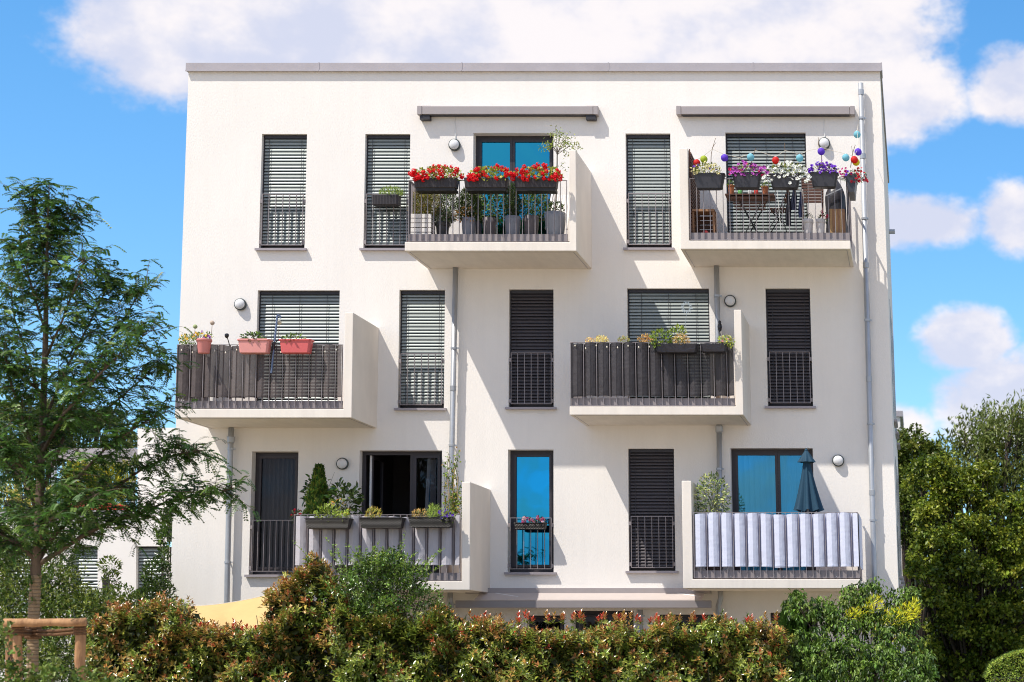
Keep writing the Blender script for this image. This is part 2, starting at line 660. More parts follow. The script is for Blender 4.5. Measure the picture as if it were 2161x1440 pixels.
def pierced_wall(mb, x0, x1, z0, z1, rects, y, depth):
    xs = sorted({x0, x1} | {r[0] for r in rects} | {r[1] for r in rects})
    zs = sorted({z0, z1} | {r[2] for r in rects} | {r[3] for r in rects})
    for i in range(len(xs) - 1):
        for j in range(len(zs) - 1):
            cx, cz = (xs[i] + xs[i + 1]) / 2, (zs[j] + zs[j + 1]) / 2
            if any(r[0] < cx < r[1] and r[2] < cz < r[3] for r in rects):
                continue
            mb.add([(xs[i], y, zs[j]), (xs[i + 1], y, zs[j]), (xs[i + 1], y, zs[j + 1]), (xs[i], y, zs[j + 1])], [(0, 1, 2, 3)])
    for a, b, c, d in rects:
        y2 = y + depth
        mb.add([(a, y, c), (a, y, d), (a, y2, d), (a, y2, c)], [(0, 3, 2, 1)])
        mb.add([(b, y, c), (b, y, d), (b, y2, d), (b, y2, c)], [(0, 1, 2, 3)])
        mb.add([(a, y, d), (b, y, d), (b, y2, d), (a, y2, d)], [(0, 3, 2, 1)])
        mb.add([(a, y, c), (b, y, c), (b, y2, c), (a, y2, c)], [(0, 1, 2, 3)])


house = thing('apartment_building', 'white plastered flat-roofed apartment block with six concrete balconies', 'building', (XB, 5.0, 0.0))
w = MB()
pierced_wall(w, X0, X1, -0.3, ZT, list(RECT.values()), 0.0, 0.36)
w.add([(X0, 0, -.3), (X0, 0, ZT), (X0, YB, ZT), (X0, YB, -.3)], [(0, 1, 2, 3)])
w.add([(X1, 0, -.3), (X1, 0, ZT), (X1, YB, ZT), (X1, YB, -.3)], [(0, 3, 2, 1)])
w.add([(X0, YB, -.3), (X1, YB, -.3), (X1, YB, ZT), (X0, YB, ZT)], [(0, 3, 2, 1)])
w.build('wall', PLASTER, house)
r = MB().add([(X0, 0.0, ZT - .02), (X1, 0.0, ZT - .02), (X1, YB, ZT - .02), (X0, YB, ZT - .02)], [(0, 1, 2, 3)])
r.build('roof', ZINC, house)
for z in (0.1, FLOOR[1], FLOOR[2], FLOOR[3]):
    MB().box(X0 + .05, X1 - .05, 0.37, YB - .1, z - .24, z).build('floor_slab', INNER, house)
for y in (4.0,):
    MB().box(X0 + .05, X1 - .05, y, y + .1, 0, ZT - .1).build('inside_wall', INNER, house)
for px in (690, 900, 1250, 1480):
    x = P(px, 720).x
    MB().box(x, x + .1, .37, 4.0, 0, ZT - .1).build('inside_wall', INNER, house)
# parapet capping in sheet lengths
zc0, zc1 = P(0, 150).z - 0.012, P(0, 135).z
joints = [X0 - .035] + [P(j, 140).x for j in (675, 976, 1285, 1590)] + [X1 + .03]
for a, b in zip(joints[:-1], joints[1:]):
    c = MB().box(a + .002, b - .002, -.055, .40, zc0, zc1)
    c.box(a + .002, b - .002, -.068, -.052, zc0 - .012, zc0 + .012)
    c.build('parapet_capping', ZINC, house)
    MB().box(b - .012, b + .012, -.06, .41, zc0 + .004, zc1 + .006).build('capping_joint', ZINC, house)
MB().box(X1 - .38, X1 + .03, .40, YB, zc0, zc1 - .002).build('parapet_capping', ZINC, house)
MB().box(X0 - .03, X0 + .38, .40, YB, zc0, zc1 - .002).build('parapet_capping', ZINC, house)
# right flank: sills, blind boxes and an overflow spout seen at a grazing angle
for y, z0, z1 in ((2.4, 6.1, 8.4), (4.4, 6.1, 8.4), (6.4, 6.1, 8.4), (2.4, 3.1, 5.4), (4.4, 3.1, 5.4), (6.4, 3.1, 5.4), (1.0, 2.9, 4.0)):
    b = MB().box(X1 - .02, X1 + .003, y, y + .95, z0, z1)
    s = b.build('side_window', ANTH, house)
    MB().box(X1, X1 + .07, y - .05, y + 1.0, z0 - .05, z0 - .01).build('sill', SILL, s)
MB().tube([(X1 - .1, 6.0, Q(0, 489, 6.0).z), (X1 + .13, 6.0, Q(0, 489, 6.0).z)], .05, 10).build('overflow_spout', GALV, house)


# ------------------------------------------------------------------ windows
def window(key, sashes=1, glass=GLASSB, sill=True, split=None, frame_y=0.20, fw=0.065):
    x0, x1, z0, z1 = RECT[key]
    y0, y1 = frame_y, frame_y + .07
    f = MB()
    f.box(x0, x0 + fw, y0, y1, z0, z1).box(x1 - fw, x1, y0, y1, z0, z1)
    f.box(x0 + fw, x1 - fw, y0, y1, z1 - fw, z1).box(x0 + fw, x1 - fw, y0, y1, z0, z0 + fw + .03)
    cuts = [x0 + fw, x1 - fw]
    if sashes == 2:
        m = x0 + (x1 - x0) * (split or .5)
        cuts = [x0 + fw, m, x1 - fw]
    o = f.build('window', ANTH, house)
    for i in range(len(cuts) - 1):
        a, b = cuts[i], cuts[i + 1]
        s = MB()
        e = .045
        ya, yb = y0 - .022, y0 + .03
        s.box(a + .002, a + e, ya, yb, z0 + fw + .034, z1 - fw - .004).box(b - e, b - .002, ya, yb, z0 + fw + .034, z1 - fw - .004)
        s.box(a + e, b - e, ya, yb, z1 - fw - e, z1 - fw - .004).box(a + e, b - e, ya, yb, z0 + fw + .034, z0 + fw + .034 + e)
        s.build('sash', ANTH, o)
        MB().add([(a + e, y0 + .012, z0 + fw + e), (b - e, y0 + .012, z0 + fw + e), (b - e, y0 + .012, z1 - fw - e), (a + e, y0 + .012, z1 - fw - e)],
                 [(0, 1, 2, 3)]).build('pane', glass, o)
    if sill:
        MB().add([(x0 - .05, -.075, z0 - .045), (x1 + .05, -.075, z0 - .045), (x1 + .05, -.075, z0 - .004), (x0 - .05, -.075, z0 - .004),
                  (x0 - .05, .18, z0 - .03), (x1 + .05, .18, z0 - .03), (x1 + .05, .18, z0 + .012), (x0 - .05, .18, z0 + .012)],
                 [(0, 1, 2, 3), (3, 2, 6, 7), (0, 4, 5, 1), (0, 3, 7, 4), (1, 5, 6, 2)]).build('sill', SILL, o)
    return o


SLAT_MESH = {}


def slat_mesh(width, tilt, m):
    k = (round(width, 3), tilt, m.name)
    if k not in SLAT_MESH:
        b = MB()
        d, seg = .078, 5
        vs, fs = [], []
        for i in range(seg + 1):
            t = i / seg - .5
            yy, zz = t * d, .010 * (1 - (2 * t) ** 2)
            if i == 0:
                zz -= .006
            c, s = math.cos(R(tilt)), math.sin(R(tilt))
            y2, z2 = yy * c + zz * -s, yy * s + zz * c
            vs += [(-width / 2, y2, z2), (width / 2, y2, z2)]
        for i in range(seg):
            fs.append((2 * i, 2 * i + 1, 2 * i + 3, 2 * i + 2))
        b.add(vs, fs)
        me = bpy.data.meshes.new('slat')
        me.from_pydata(b.v, [], b.f)
        me.materials.append(m)
        me.polygons.foreach_set('use_smooth', [True] * len(me.polygons))
        SLAT_MESH[k] = me
    return SLAT_MESH[k]


def blind(key, tapes, tilt, m=SLAT, zlow=None, pitch=.0587):
    x0, x1, z0, z1 = RECT[key]
    y = .115
    b = MB()
    b.box(x0 + .004, x0 + .024, y - .02, y + .02, z0 + .02, z1).box(x1 - .024, x1 - .004, y - .02, y + .02, z0 + .02, z1)
    b.box(x0 + .026, x1 - .026, y - .045, y + .045, z1 - .06, z1 - .003)
    o = b.build('venetian_blind', DARK, house)
    top, bot = z1 - .075, (zlow or z0 + .05)
    n = int((top - bot) / pitch)
    me = slat_mesh(x1 - x0 - .054, tilt, m)
    base = world_loc(o)
    for i in range(n):
        link('slat', me, o, Vector(((x0 + x1) / 2, y, top - i * pitch)) - base)
    for t in range(tapes):
        x = x0 + (x1 - x0) * ((t + .5) / tapes if tapes > 2 else (.14 + .72 * t))
        MB().box(x - .0035, x + .0035, y - .0445, y - .041, top - n * pitch, top).build('ladder_cord', DARK, o)
    MB().box(x0 + .027, x1 - .027, y - .03, y + .03, top - n * pitch - .008, top - n * pitch + .012).build('bottom_rail', m, o)
    return o


def guard(key, n=7, low=None, h=.92):
    x0, x1, z0, z1 = RECT[key]
    za, zb = z0 + .055, z0 + .055 + h
    a, b = x0 + .045, x1 - .035
    y0, y1 = -.03, .005
    fr = [(a, za), (b, za), (b, zb), (a, zb)]
    fi = [(a + .008, za + .010), (b - .008, za + .010), (b - .008, zb - .010), (a + .008, zb - .010)]
    m = MB().add([(x, y, z) for y in (y0, y1) for x, z in fr + fi],
                 [q for k in range(4) for q in ((k, (k + 1) % 4, 4 + (k + 1) % 4, 4 + k), (8 + k, 12 + k, 12 + (k + 1) % 4, 8 + (k + 1) % 4),
                                                (k, 8 + k, 8 + (k + 1) % 4, (k + 1) % 4), (4 + k, 4 + (k + 1) % 4, 12 + (k + 1) % 4, 12 + k))])
    o = m.build('window_guard', RAIL, house)
    for i in range(1, n - 1):
        x = a + (b - a) * i / (n - 1)
        MB().box(x - .004, x + .004, y0 + .001, y1 - .001, za + .0105, zb - .0105).build('baluster', RAIL, o)
    for x in (x0 + .012, x1 - .032):
        for z in (zb - .16, za + .03):
            MB().box(x - .012, x + .028, -.008, .03, z, z + .065).build('bracket', KICK, o)
    return o


for k in ('a1', 'a2', 'a4', 'b2', 'b3', 'b5', 'c4'):
    window(k)
    blind(k, 2, 51, SLATD if k in ('b3', 'b5', 'c4') else SLAT)
    guard(k)
for k in ('a5', 'b1', 'b4'):
    window(k, 2, sill=False)
    blind(k, 3, 48)
window('a3', 2, split=.46, sill=False)
window('c1', 1, glass=GLASSD)
guard('c1', 8)
window('c3', 1)
guard('c3')
window('c5', 2, glass=GLASSF, split=.56, sill=False)
for k in ('d1', 'd2', 'd3', 'd4', 'd5', 'd6'):
    window(k, 1 if k in ('d1', 'd4', 'd6') else 2, glass=GLASSD, sill=False)
# the open window: left sash folded inwards, right sash shut
x0, x1, z0, z1 = RECT['c2']
fw, y0 = .065, .17
xm = x0 + (x1 - x0) * .585
f = MB().box(x0, x0 + fw, y0, y0 + .07, z0, z1).box(x1 - fw, x1, y0, y0 + .07, z0, z1).box(x0 + fw, x1 - fw, y0, y0 + .07, z1 - fw, z1)
f.box(x0 + fw, x1 - fw, y0, y0 + .07, z0, z0 + fw).box(xm, xm + .06, y0, y0 + .07, z0 + fw, z1 - fw)
wo = f.build('window', ANTH, house)
s = MB()
a, b = xm + .062, x1 - fw - .002
s.box(a, a + .05, y0 - .02, y0 + .03, z0 + fw + .002, z1 - fw - .002).box(b - .05, b, y0 - .02, y0 + .03, z0 + fw + .002, z1 - fw - .002)
s.box(a + .05, b - .05, y0 - .02, y0 + .03, z1 - fw - .052, z1 - fw - .002).box(a + .05, b - .05, y0 - .02, y0 + .03, z0 + fw, z0 + fw + .06)
s.build('sash', ANTH, wo)
MB().add([(a + .05, y0 + .012, z0 + fw), (b - .05, y0 + .012, z0 + fw), (b - .05, y0 + .012, z1 - fw), (a + .05, y0 + .012, z1 - fw)], [(0, 1, 2, 3)]).build('pane', GLASSD, wo)
MB().beam((x0 + .10, y0 + .05, (z0 + z1) / 2), (x0 + .101, y0 + .051, (z0 + z1) / 2), .01, .01)
s = MB()
xa = x0 + fw + .055
MB().box(xa - .006, xa + .03, y0 + .074, y0 + .0795, z0 + fw, z1 - fw).build('seal_strip', WHITE, wo)
s.box(xa, xa + .055, y0 + .08, y0 + .13, z0 + fw, z1 - fw).box(xa, xa + .055, y0 + .70, y0 + .75, z0 + fw, z1 - fw)
s.box(xa, xa + .055, y0 + .13, y0 + .70, z1 - fw - .06, z1 - fw).box(xa, xa + .055, y0 + .13, y0 + .70, z0 + fw, z0 + fw + .06)
sa = s.build('sash', ANTH, wo)
sa['label'] = 'dark sash standing open into the room'
MB().add([(xa + .03, y0 + .13, z0 + fw), (xa + .03, y0 + .70, z0 + fw), (xa + .03, y0 + .70, z1 - fw), (xa + .03, y0 + .13, z1 - fw)], [(0, 1, 2, 3)]).build('pane', GLASSD, wo)


# ------------------------------------------------------------------ balconies
def railing(parent, x0, x1, zt, zb, side, y0=-1.49, n=None, pitch=.1118):
    """front run of flat bars with a kick sheet behind, and the return along the open side"""
    y1 = y0 + .036
    MB().box(x0, x1, y0, y1, zt - .008, zt).build('top_rail', RAIL, parent)
    MB().box(x0, x1, y0, y1, zb, zb + .009).build('bottom_rail', RAIL, parent)
    n = n or int(round((x1 - x0) / pitch))
    xs = [x0 + .005 + (x1 - x0 - .01) * i / n for i in range(n + 1)]
    for x in xs:
        MB().box(x - .0042, x + .0042, y0 + .0008, y1 - .0008, zb + .0093, zt - .0083).build('baluster', RAIL, parent)
    MB().box(x0 - .006, x1 + .006, y1 + .012, y1 + .015, zb - .002, zb + .135).build('kick_sheet', KICK, parent)
    for i in range(1, n, 2 * 2):
        x = xs[i] + (xs[1] - xs[0]) * .5
        MB().lathe((x, y1 + .012, zb + .028), [(.008, 0), (.007, .006), (.003, .010)], 8, 'Y').build('bolt', GALV, parent)
    xr = x0 if side == 'L' else x1
    xa, xb = (xr - .004, xr + .032) if side == 'L' else (xr - .032, xr + .004)
    ys = [y0 + .05 + i * pitch for i in range(1, 13)]
    MB().box(xa, xb, y1 + .016, -.06, zt - .008, zt).build('top_rail', RAIL, parent)
    MB().box(xa, xb, y1 + .016, -.06, zb, zb + .009).build('bottom_rail', RAIL, parent)
    for y in ys:
        MB().box(xa + .001, xb - .001, y - .004, y + .004, zb + .0093, zt - .0083).build('baluster', RAIL, parent)
    xk = xb + .008 if side == 'L' else xa - .011
    MB().box(xk, xk + .003, y1 + .02, -.05, zb - .002, zb + .135).build('kick_sheet', KICK, parent)
    px = (x0 - .012, x0 + .03) if side == 'L' else (x1 - .03, x1 + .012)
    MB().box(px[0], px[1], y1 + .018, y1 + .026, zb - .01, zt - .012).build('corner_post', DARK, parent)
    return xs


BAL = {}


def balcony(key, xl, xr, yb, yt, side, xi, ytop, rail):
    Y = -1.5
    zb, zt, zw = P(0, yb, Y).z, P(0, yt, Y).z, P(0, ytop, Y).z
    a, b, i = P(xl, yb, Y).x, P(xr, yb, Y).x, P(xi, (yb + ytop) / 2, Y).x
    if side == 'R':
        prof = [(a, zb), (b, zb), (b, zw), (i, zw), (i, zt), (a, zt)]
    else:
        prof = [(a, zb), (b, zb), (b, zt), (i, zt), (i, zw), (a, zw)]
    m = MB()
    n = len(prof)
    m.add([(x, Y, z) for x, z in prof] + [(x, .05, z) for x, z in prof],
          [tuple(range(n)), tuple(range(2 * n - 1, n - 1, -1))] + [((k + 1) % n, k, n + k, n + (k + 1) % n) for k in range(n)])
    o = m.build('balcony', CONCRETE, house)
    bv = o.modifiers.new('edge', 'BEVEL')
    bv.width = .009
    bv.segments = 2
    # drip groove strips under the slab
    MB().box(a + .07, b - .07, Y + .075, Y + .085, zb - .004, zb + .002).build('drip_edge', ZINC, o)
    for x in (a + .06, b - .07):
        MB().box(x, x + .01, Y + .075, -.002, zb - .0042, zb + .002).build('drip_edge', ZINC, o)
    rx0, rx1, ryt, ryb = rail
    r0, r1 = P(rx0, (ryt + ryb) / 2, Y).x, P(rx1, (ryt + ryb) / 2, Y).x
    rz1, rz0 = P(0, ryt, Y).z, max(P(0, ryb, Y).z, zt + .012)
    xs = railing(o, r0, r1, rz1, rz0, 'L' if side == 'R' else 'R')
    # floor boards laid on the slab
    k = 0
    fl0, fl1 = (a + .02, i - .01) if side == 'R' else (i + .01, b - .02)
    BAL[key] = dict(o=o, x0=a, x1=b, xi=i, zf=zt + .03, zw=zw, xs=xs, r0=r0, r1=r1, rz0=rz0, rz1=rz1, Y=Y)
    m = MB()
    for k in range(10):
        m.box(fl0, fl1, -1.42 + k * .139, -1.42 + k * .139 + .133, zt + .004, zt + .028)
    m.build('floor_boards', mat('decking', (0.22, 0.12, 0.07), .8, var=.4, vscale=9, stretch=(.3, 3, 3)), o)
    return o


balcony('A', 854, 1216.5, 530, 511, 'R', 1201.5, 316.5, (861, 1196, 380, 509.5))
balcony('B', 1436, 1795, 526, 508, 'L', 1453, 313, (1456, 1790.5, 376.5, 506.5))
balcony('C', 368.5, 742, 882, 863.5, 'R', 726, 660, (371, 721.5, 727, 862))
balcony('D', 1202, 1569, 876, 858, 'R', 1551, 654, (1203.5, 1548.5, 722, 856.5))
balcony('E', 614, 991.5, 1245.5, 1227, 'R', 974.5, 1017.5, (618.5, 970.5, 1086, 1225.5))
balcony('F', 1442, 1815.5, 1242, 1222.5, 'L', 1460.5, 1015, (1463.5, 1812, 1081, 1220.5))


# ------------------------------------------------------------------ awnings
def cassette(label, x0, x1, yt, yb, brackets):
    Y = -.15
    a, b = P(x0, yb, Y).x, P(x1, yb, Y).x
    z0, z1 = P(0, yb, Y).z, P(0, yt, Y).z
    t = thing('awning', label, 'awning', ((a + b) / 2, 0, z0), 'closed awnings above the top balconies')
    AW = mat('awning_casing', (0.36, 0.32, 0.315), .45, metal=.15, var=.06)
    e = .09
    MB().bevbox(a + e, b - e, Y, -.012, z0, z1, .008).build('casing', AW, t)
    MB().box(a + e + .01, b - e - .01, Y + .02, -.03, z0 - .012, z0 - .0005).build('front_profile', DARK, t)
    for u, v in ((a, a + e - .003), (b - e + .003, b)):
        MB().bevbox(u, v, Y - .004, -.008, z0 - .004, z1 + .004, .006).build('end_cap', AW, t)
    if brackets:
        for u in (a + .045, b - .225):
            MB().box(u, u + .18, Y + .02, -.004, z0 - .085, z0 - .014).build('bracket', DARK, t)
            MB().box(u, u + .18, Y + .09, -.004, z1 + .006, z1 + .03).build('bracket', AW, t)
    return t


cassette('closed taupe awning casing on dark brackets above the red geranium balcony', 880, 1262, 224, 241.5, True)
cassette('closed taupe awning casing above the balcony with paper lanterns', 1427, 1804, 224, 241.5, False)
# opened ground floor awning
za, zf = P(0, 1253.5, -.1).z, P(0, 1267.5, -.62).z
t = thing('awning', 'long extended taupe awning under the first floor, above the photinia hedge', 'awning', (P(1230, 1260).x, 0, za))
a0, a1 = P(984, 1254, -.1).x, P(1500, 1254, -.1).x
f0, f1 = P(962, 1275, -.62).x, P(1502, 1275, -.62).x
MB().box(a0, a1, -.17, -.004, za + .002, za + .10).build('casing', mat('awning_casing'), t)
AWF = mat('awning_fabric', (0.55, 0.48, 0.45), .85, var=.05, bump=.05, transl=.15)
MB().grid(lambda u, v: (a0 + .25 + (a1 - a0 - .35) * u, -.172 - (.62 - .172) * v, za + .01 + (zf - za) * v - .012 * math.sin(math.pi * v)), 12, 6).build('fabric', AWF, t, True)
z1, z0 = zf, P(0, 1283.6, -.64).z
MB().bevbox(f0, f1, -.665, -.60, z0, z1, .008).build('front_bar', mat('front_bar', (0.30, 0.265, 0.26), .5, metal=.2, var=.05), t)
for x in (a0 + .5, a1 - .6):
    MB().tube([(x, -.15, za), (x + .45, -.35, za - .07), (x + .1, -.61, z0 + .06)], .02, 8).build('folding_arm', WHITE, t)


# ------------------------------------------------------------------ wall lamps
LAMPS = [(959, 306, 'round wall lamp on a white cable above the red geraniums'),
         (1739.5, 303, 'round wall lamp on a white cable behind the paper lanterns'),
         (507, 642.5, 'round wall lamp in full sun left of the blind above the pink planters'),
         (1541, 635.5, 'round wall lamp in shade just right of a downpipe'),
         (722.5, 979, 'round wall lamp in shade between the curtained door and the open window'),
         (1769, 972.5, 'round wall lamp at a shadow edge right of the blue parasol')]
GLOBE = mat('opal_glass', (0.85, 0.85, 0.86), .25, transl=.2)
RIM = mat('lamp_rim', (0.045, 0.06, 0.06), .4)
for px, py, lab in LAMPS:
    c = P(px, py, -.04)
    t = thing('wall_lamp', lab, 'lamp', (c.x, 0, c.z), 'round wall lamps on the facade')
    MB().lathe((c.x, -.001, c.z), [(.085, 0), (.105, .006), (.108, .05), (.098, .062), (.088, .064)], 24, 'Y').build('rim', RIM, t, True)
    prof = [(.090 * math.cos(a), .06 + .052 * math.sin(a)) for a in [i * math.pi / 2 / 6 for i in range(6)]] + [(.004, .112)]
    MB().lathe((c.x, -.002, c.z), prof, 24, 'Y').build('globe', GLOBE, t, True)
    if py < 400:
        z2 = P(px, 243).z
        MB().tube([(c.x + .008, -.012, c.z + .10), (c.x, -.012, z2)], .008, 6).build('cable', WHITE, t)


# ------------------------------------------------------------------ downpipes
def downpipe(label, pts, r=.048, clamps=(), head=None, joints=()):
    w3 = [P(x, y, -.11) for x, y in pts]
    t = thing('downpipe', label, 'downpipe', w3[-1], 'galvanised downpipes on the facade')
    path = []
    for q in w3:
        path.append(q)
    MB().tube(path, r, 14).build('pipe', GALV, t, True)

    def at(py):
        for (xa, ya), (xb, yb) in zip(pts[:-1], pts[1:]):
            if ya <= py <= yb:
                return P(xa + (xb - xa) * (py - ya) / (yb - ya), py, -.11)
        return w3[-1]
    for cy in clamps:
        c = at(cy)
        b = MB().lathe(c, [(r + .002, -.02), (r + .010, -.018), (r + .010, .018), (r + .002, .02)], 14)
        b.box(c.x - .008, c.x + .008, -.09, -.001, c.z - .012, c.z + .012)
        b.box(c.x + r, c.x + r + .035, -.12, -.10, c.z - .012, c.z + .012)
        b.build('pipe_clamp', GALV, t)
    for jy in joints:
        c = at(jy)
        MB().lathe(c, [(r + .001, -.05), (r + .006, -.045), (r + .006, .045), (r + .001, .05)], 14).build('pipe_socket', GALV, t)
    if head:
        c = at(head)
        MB().lathe(c, [(r + .004, -.09), (r + .016, -.07), (r + .020, .02), (r + .002, .04)], 14).build('pipe_collar', GALV, t)
    return t


downpipe('long galvanised downpipe running the full height at the right edge', [(1816.5, 176), (1847, 1280), (1850, 1500)],
         clamps=(250, 462, 676, 895, 1098, 1253), joints=(195, 330, 560, 800, 1040))
downpipe('galvanised downpipe below the red geranium balcony', [(961.5, 564), (953, 975), (950.5, 1150), (949, 1238)], clamps=(735, 940), joints=(820,))
downpipe('short galvanised downpipe between the lantern balcony and the dark screened balcony', [(1512, 560), (1515, 722), (1516, 850)], clamps=(625,))
downpipe('galvanised downpipe behind the variegated plant left of the blue curtained door', [(1517.5, 896), (1519, 1100), (1520, 1215)], head=903, clamps=(990,))
downpipe('galvanised downpipe under the pink planter balcony at the left', [(488, 903), (486, 960), (480, 1200), (478, 1300), (476, 1500)], head=925, clamps=(948, 1187))
downpipe('short galvanised downpipe below the white screened balcony', [(1520, 1246), (1521, 1262), (1516, 1280), (1516, 1420)], clamps=(1298,))
downpipe('short galvanised downpipe under the grey screened balcony beside the awning', [(950, 1250), (950, 1268), (953, 1280), (953, 1420)], clamps=(1276,))
downpipe('stub of galvanised downpipe under the extended awning', [(1351, 1287), (1351, 1420)], clamps=(1300,))

# ================================================================== things on the balconies
# ------------------------------------------------------------------ woven privacy screens
def screen(label, key, y_top, y_bot, m, lo=0.0):
    B = BAL[key]
    xs = B['xs']
    zt, zb = P(0, y_top, -1.5).z, P(0, y_bot, -1.5).z
    t = thing('privacy_screen', label, 'screen', ((B['r0'] + B['r1']) / 2, -1.47, zb), 'fabric screens woven through the railings')
    cols = []
    n = len(xs) - 1
    for i in range(n):
        a, b = xs[i], xs[i + 1]
        prof = [(0, -1.35), (.17, -1.43), (.25, -1.476), (.55, -1.496), (1, -1.516)]
        if i % 2:
            prof = [(1 - u, y) for u, y in reversed(prof)]
        for u, y in prof[:-1]:
            cols.append((a + (b - a) * u, y))
    cols.append((xs[-1], -1.516 if n % 2 else -1.35))
    NV = 14
    vs, fs = [], []
    r2 = random.Random(hash(key) % 99)
    ph = [r2.random() * 6 for _ in range(6)]
    for j in range(NV + 1):
        v = j / NV
        for i, (x, y) in enumerate(cols):
            wv = .004 * math.sin(v * 9 + x * 5 + ph[0]) + .003 * math.sin(v * 27 + x * 13 + ph[1])
            sag = (.012 * math.sin(x * 3.1 + ph[2]) + .008 * math.sin(x * 9 + ph[3])) * (1 if j in (0, NV) else .3)
            vs.append((x, y - wv * (.3 if y < -1.48 else .8), zb + (zt - zb) * v + sag))
    w = len(cols)
    for j in range(NV):
        for i in range(w - 1):
            fs.append((j * w + i, j * w + i + 1, (j + 1) * w + i + 1, (j + 1) * w + i))
    MB().add(vs, fs).build('fabric', m, t)
    h = MB()
    for i in range(w - 1):
        (xa, ya), (xb, yb) = cols[i], cols[i + 1]
        h.beam((xa, ya - .002, zb + .012), (xb, yb - .002, zb + .012), .006, .022)
    h.build('hem', m, t)
    return t


SCB = mat('brown_mesh_fabric', (0.115, 0.092, 0.09), .8, var=.25, vscale=7, bump=.35, bscale=26, alpha=.9, transl=.15)
SCK = mat('black_mesh_fabric', (0.034, 0.028, 0.032), .6, var=.25, vscale=7, bump=.5, bscale=20, alpha=.95)
SCG = mat('grey_fabric', (0.54, 0.52, 0.56), .8, var=.08, vscale=5, bump=.25, bscale=22, transl=.15)
SCW = mat('white_lilac_fabric', (0.70, 0.73, 0.88), .8, var=.03, vscale=5, bump=.25, bscale=18, transl=.15)
screen('brown see-through fabric woven through the railing below the pink planters', 'C', 729, 838.5, SCB)
screen('black crumpled fabric woven through the railing with two wrapped planters', 'D', 723.5, 835.5, SCK)
screen('pale grey fabric woven through the railing under three wicker planters', 'E', 1089, 1193, SCG)
screen('white and lilac fabric woven through the railing below the blue parasol', 'F', 1084, 1196, SCW)
# side return of the white screen
B = BAL['F']
t = thing('privacy_screen', 'narrow white fabric strip around the right corner of the white screened railing', 'screen', (B['r1'], -.75, B['rz0']))
za, zb = P(0, 1084, -1.5).z, P(0, 1196, -1.5).z
MB().grid(lambda u, v: (B['r1'] + .012 + .012 * math.sin(u * 60), -1.43 + 1.36 * u, zb + (za - zb) * v), 40, 6).build('fabric', SCW, t, True)
B = BAL['C']
t = thing('privacy_screen', 'brown fabric around the left corner of the pink planter balcony', 'screen', (B['r0'], -.75, B['rz0']))
za, zb = P(0, 729, -1.5).z, P(0, 838, -1.5).z
MB().grid(lambda u, v: (B['r0'] - .012 + .012 * math.sin(u * 60), -1.43 + 1.36 * u, zb + (za - zb) * v), 40, 6).build('fabric', SCB, t, True)

# ------------------------------------------------------------------ containers
SOIL = mat('soil', (0.035, 0.025, 0.018), .95, bump=.8, bscale=60)


def trough(name, label, px0, px1, pyt, pyb, yf, depth, m, slope=.06, rim=.0, group=None, tray=None, ribs=0, rows=0):
    a, b = P(px0, pyt, yf).x, P(px1, pyt, yf).x
    z1, z0 = P(0, pyt, yf).z, P(0, pyb, yf).z
    s = slope
    t = thing(name, label, 'planter', ((a + b) / 2, yf + depth / 2, z0), group)
    q = MB()
    h = z1 - z0

    def ring(i, z, k):
        e = s * (1 - k)
        c = min(.03, depth * .2)
        A, Bx, Y0, Y1 = a + e + i, b - e - i, yf + e * .6 + i, yf + depth - e * .6 - i
        return [(A + c, Y0, z), (Bx - c, Y0, z), (Bx, Y0 + c, z), (Bx, Y1 - c, z), (Bx - c, Y1, z), (A + c, Y1, z), (A, Y1 - c, z), (A, Y0 + c, z)]
    rings = [ring(.012, z0, 0), ring(0, z0 + .012, .06)]
    if rim:
        rings += [ring(0, z1 - rim, 1 - rim / h), ring(-.012, z1 - rim + .004, 1), ring(-.012, z1 - .004, 1), ring(-.006, z1, 1)]
    else:
        rings += [ring(0, z1 - .006, 1), ring(.004, z1, 1)]
    rings += [ring(.014, z1, 1), ring(.016, z1 - .05, .8)]
    vs = [v for r_ in rings for v in r_]
    fs = [tuple(range(7, -1, -1))]
    for r_ in range(len(rings) - 1):
        for i in range(8):
            j = (i + 1) % 8
            fs.append((r_ * 8 + i, r_ * 8 + j, r_ * 8 + 8 + j, r_ * 8 + 8 + i))
    q.add(vs, fs)
    q.build('box', m, t)
    k = len(rings) - 1
    MB().add([(v[0], v[1], z1 - .028) for v in ring(.0155, 0, .85)], [tuple(range(8))]).build('soil', SOIL, t)
    if ribs:
        for i in range(ribs):
            x = a + s * .5 + .02 + (b - a - s - .04) * (i + .5) / ribs
            MB().beam((x, yf + s * .6 - .002, z0 + .015), (x, yf - .002, z1 - .012), .006, .005, (1, 0, 0)).build('rib', m, t)
    for j in range(rows):
        z = z0 + h * (j + .6) / (rows + .2)
        e = s * (1 - (z - z0) / h)
        n = 22
        for d in (0,):
            pts = [(a + e + (b - a - 2 * e) * i / n, yf + e * .6 - .001 - (.004 if (i + j) % 2 else 0), z) for i in range(n + 1)]
            MB().tube(pts, h / rows * .38, 5).build('cane', m, t)
    if tray:
        MB().box(a + s + .02, b - s - .02, yf + s * .6 + .02, yf + depth + .06, z0 - .045, z0 - .001).build('tray', tray, t)
    return dict(t=t, a=a, b=b, y0=yf, y1=yf + depth, z0=z0, z1=z1)


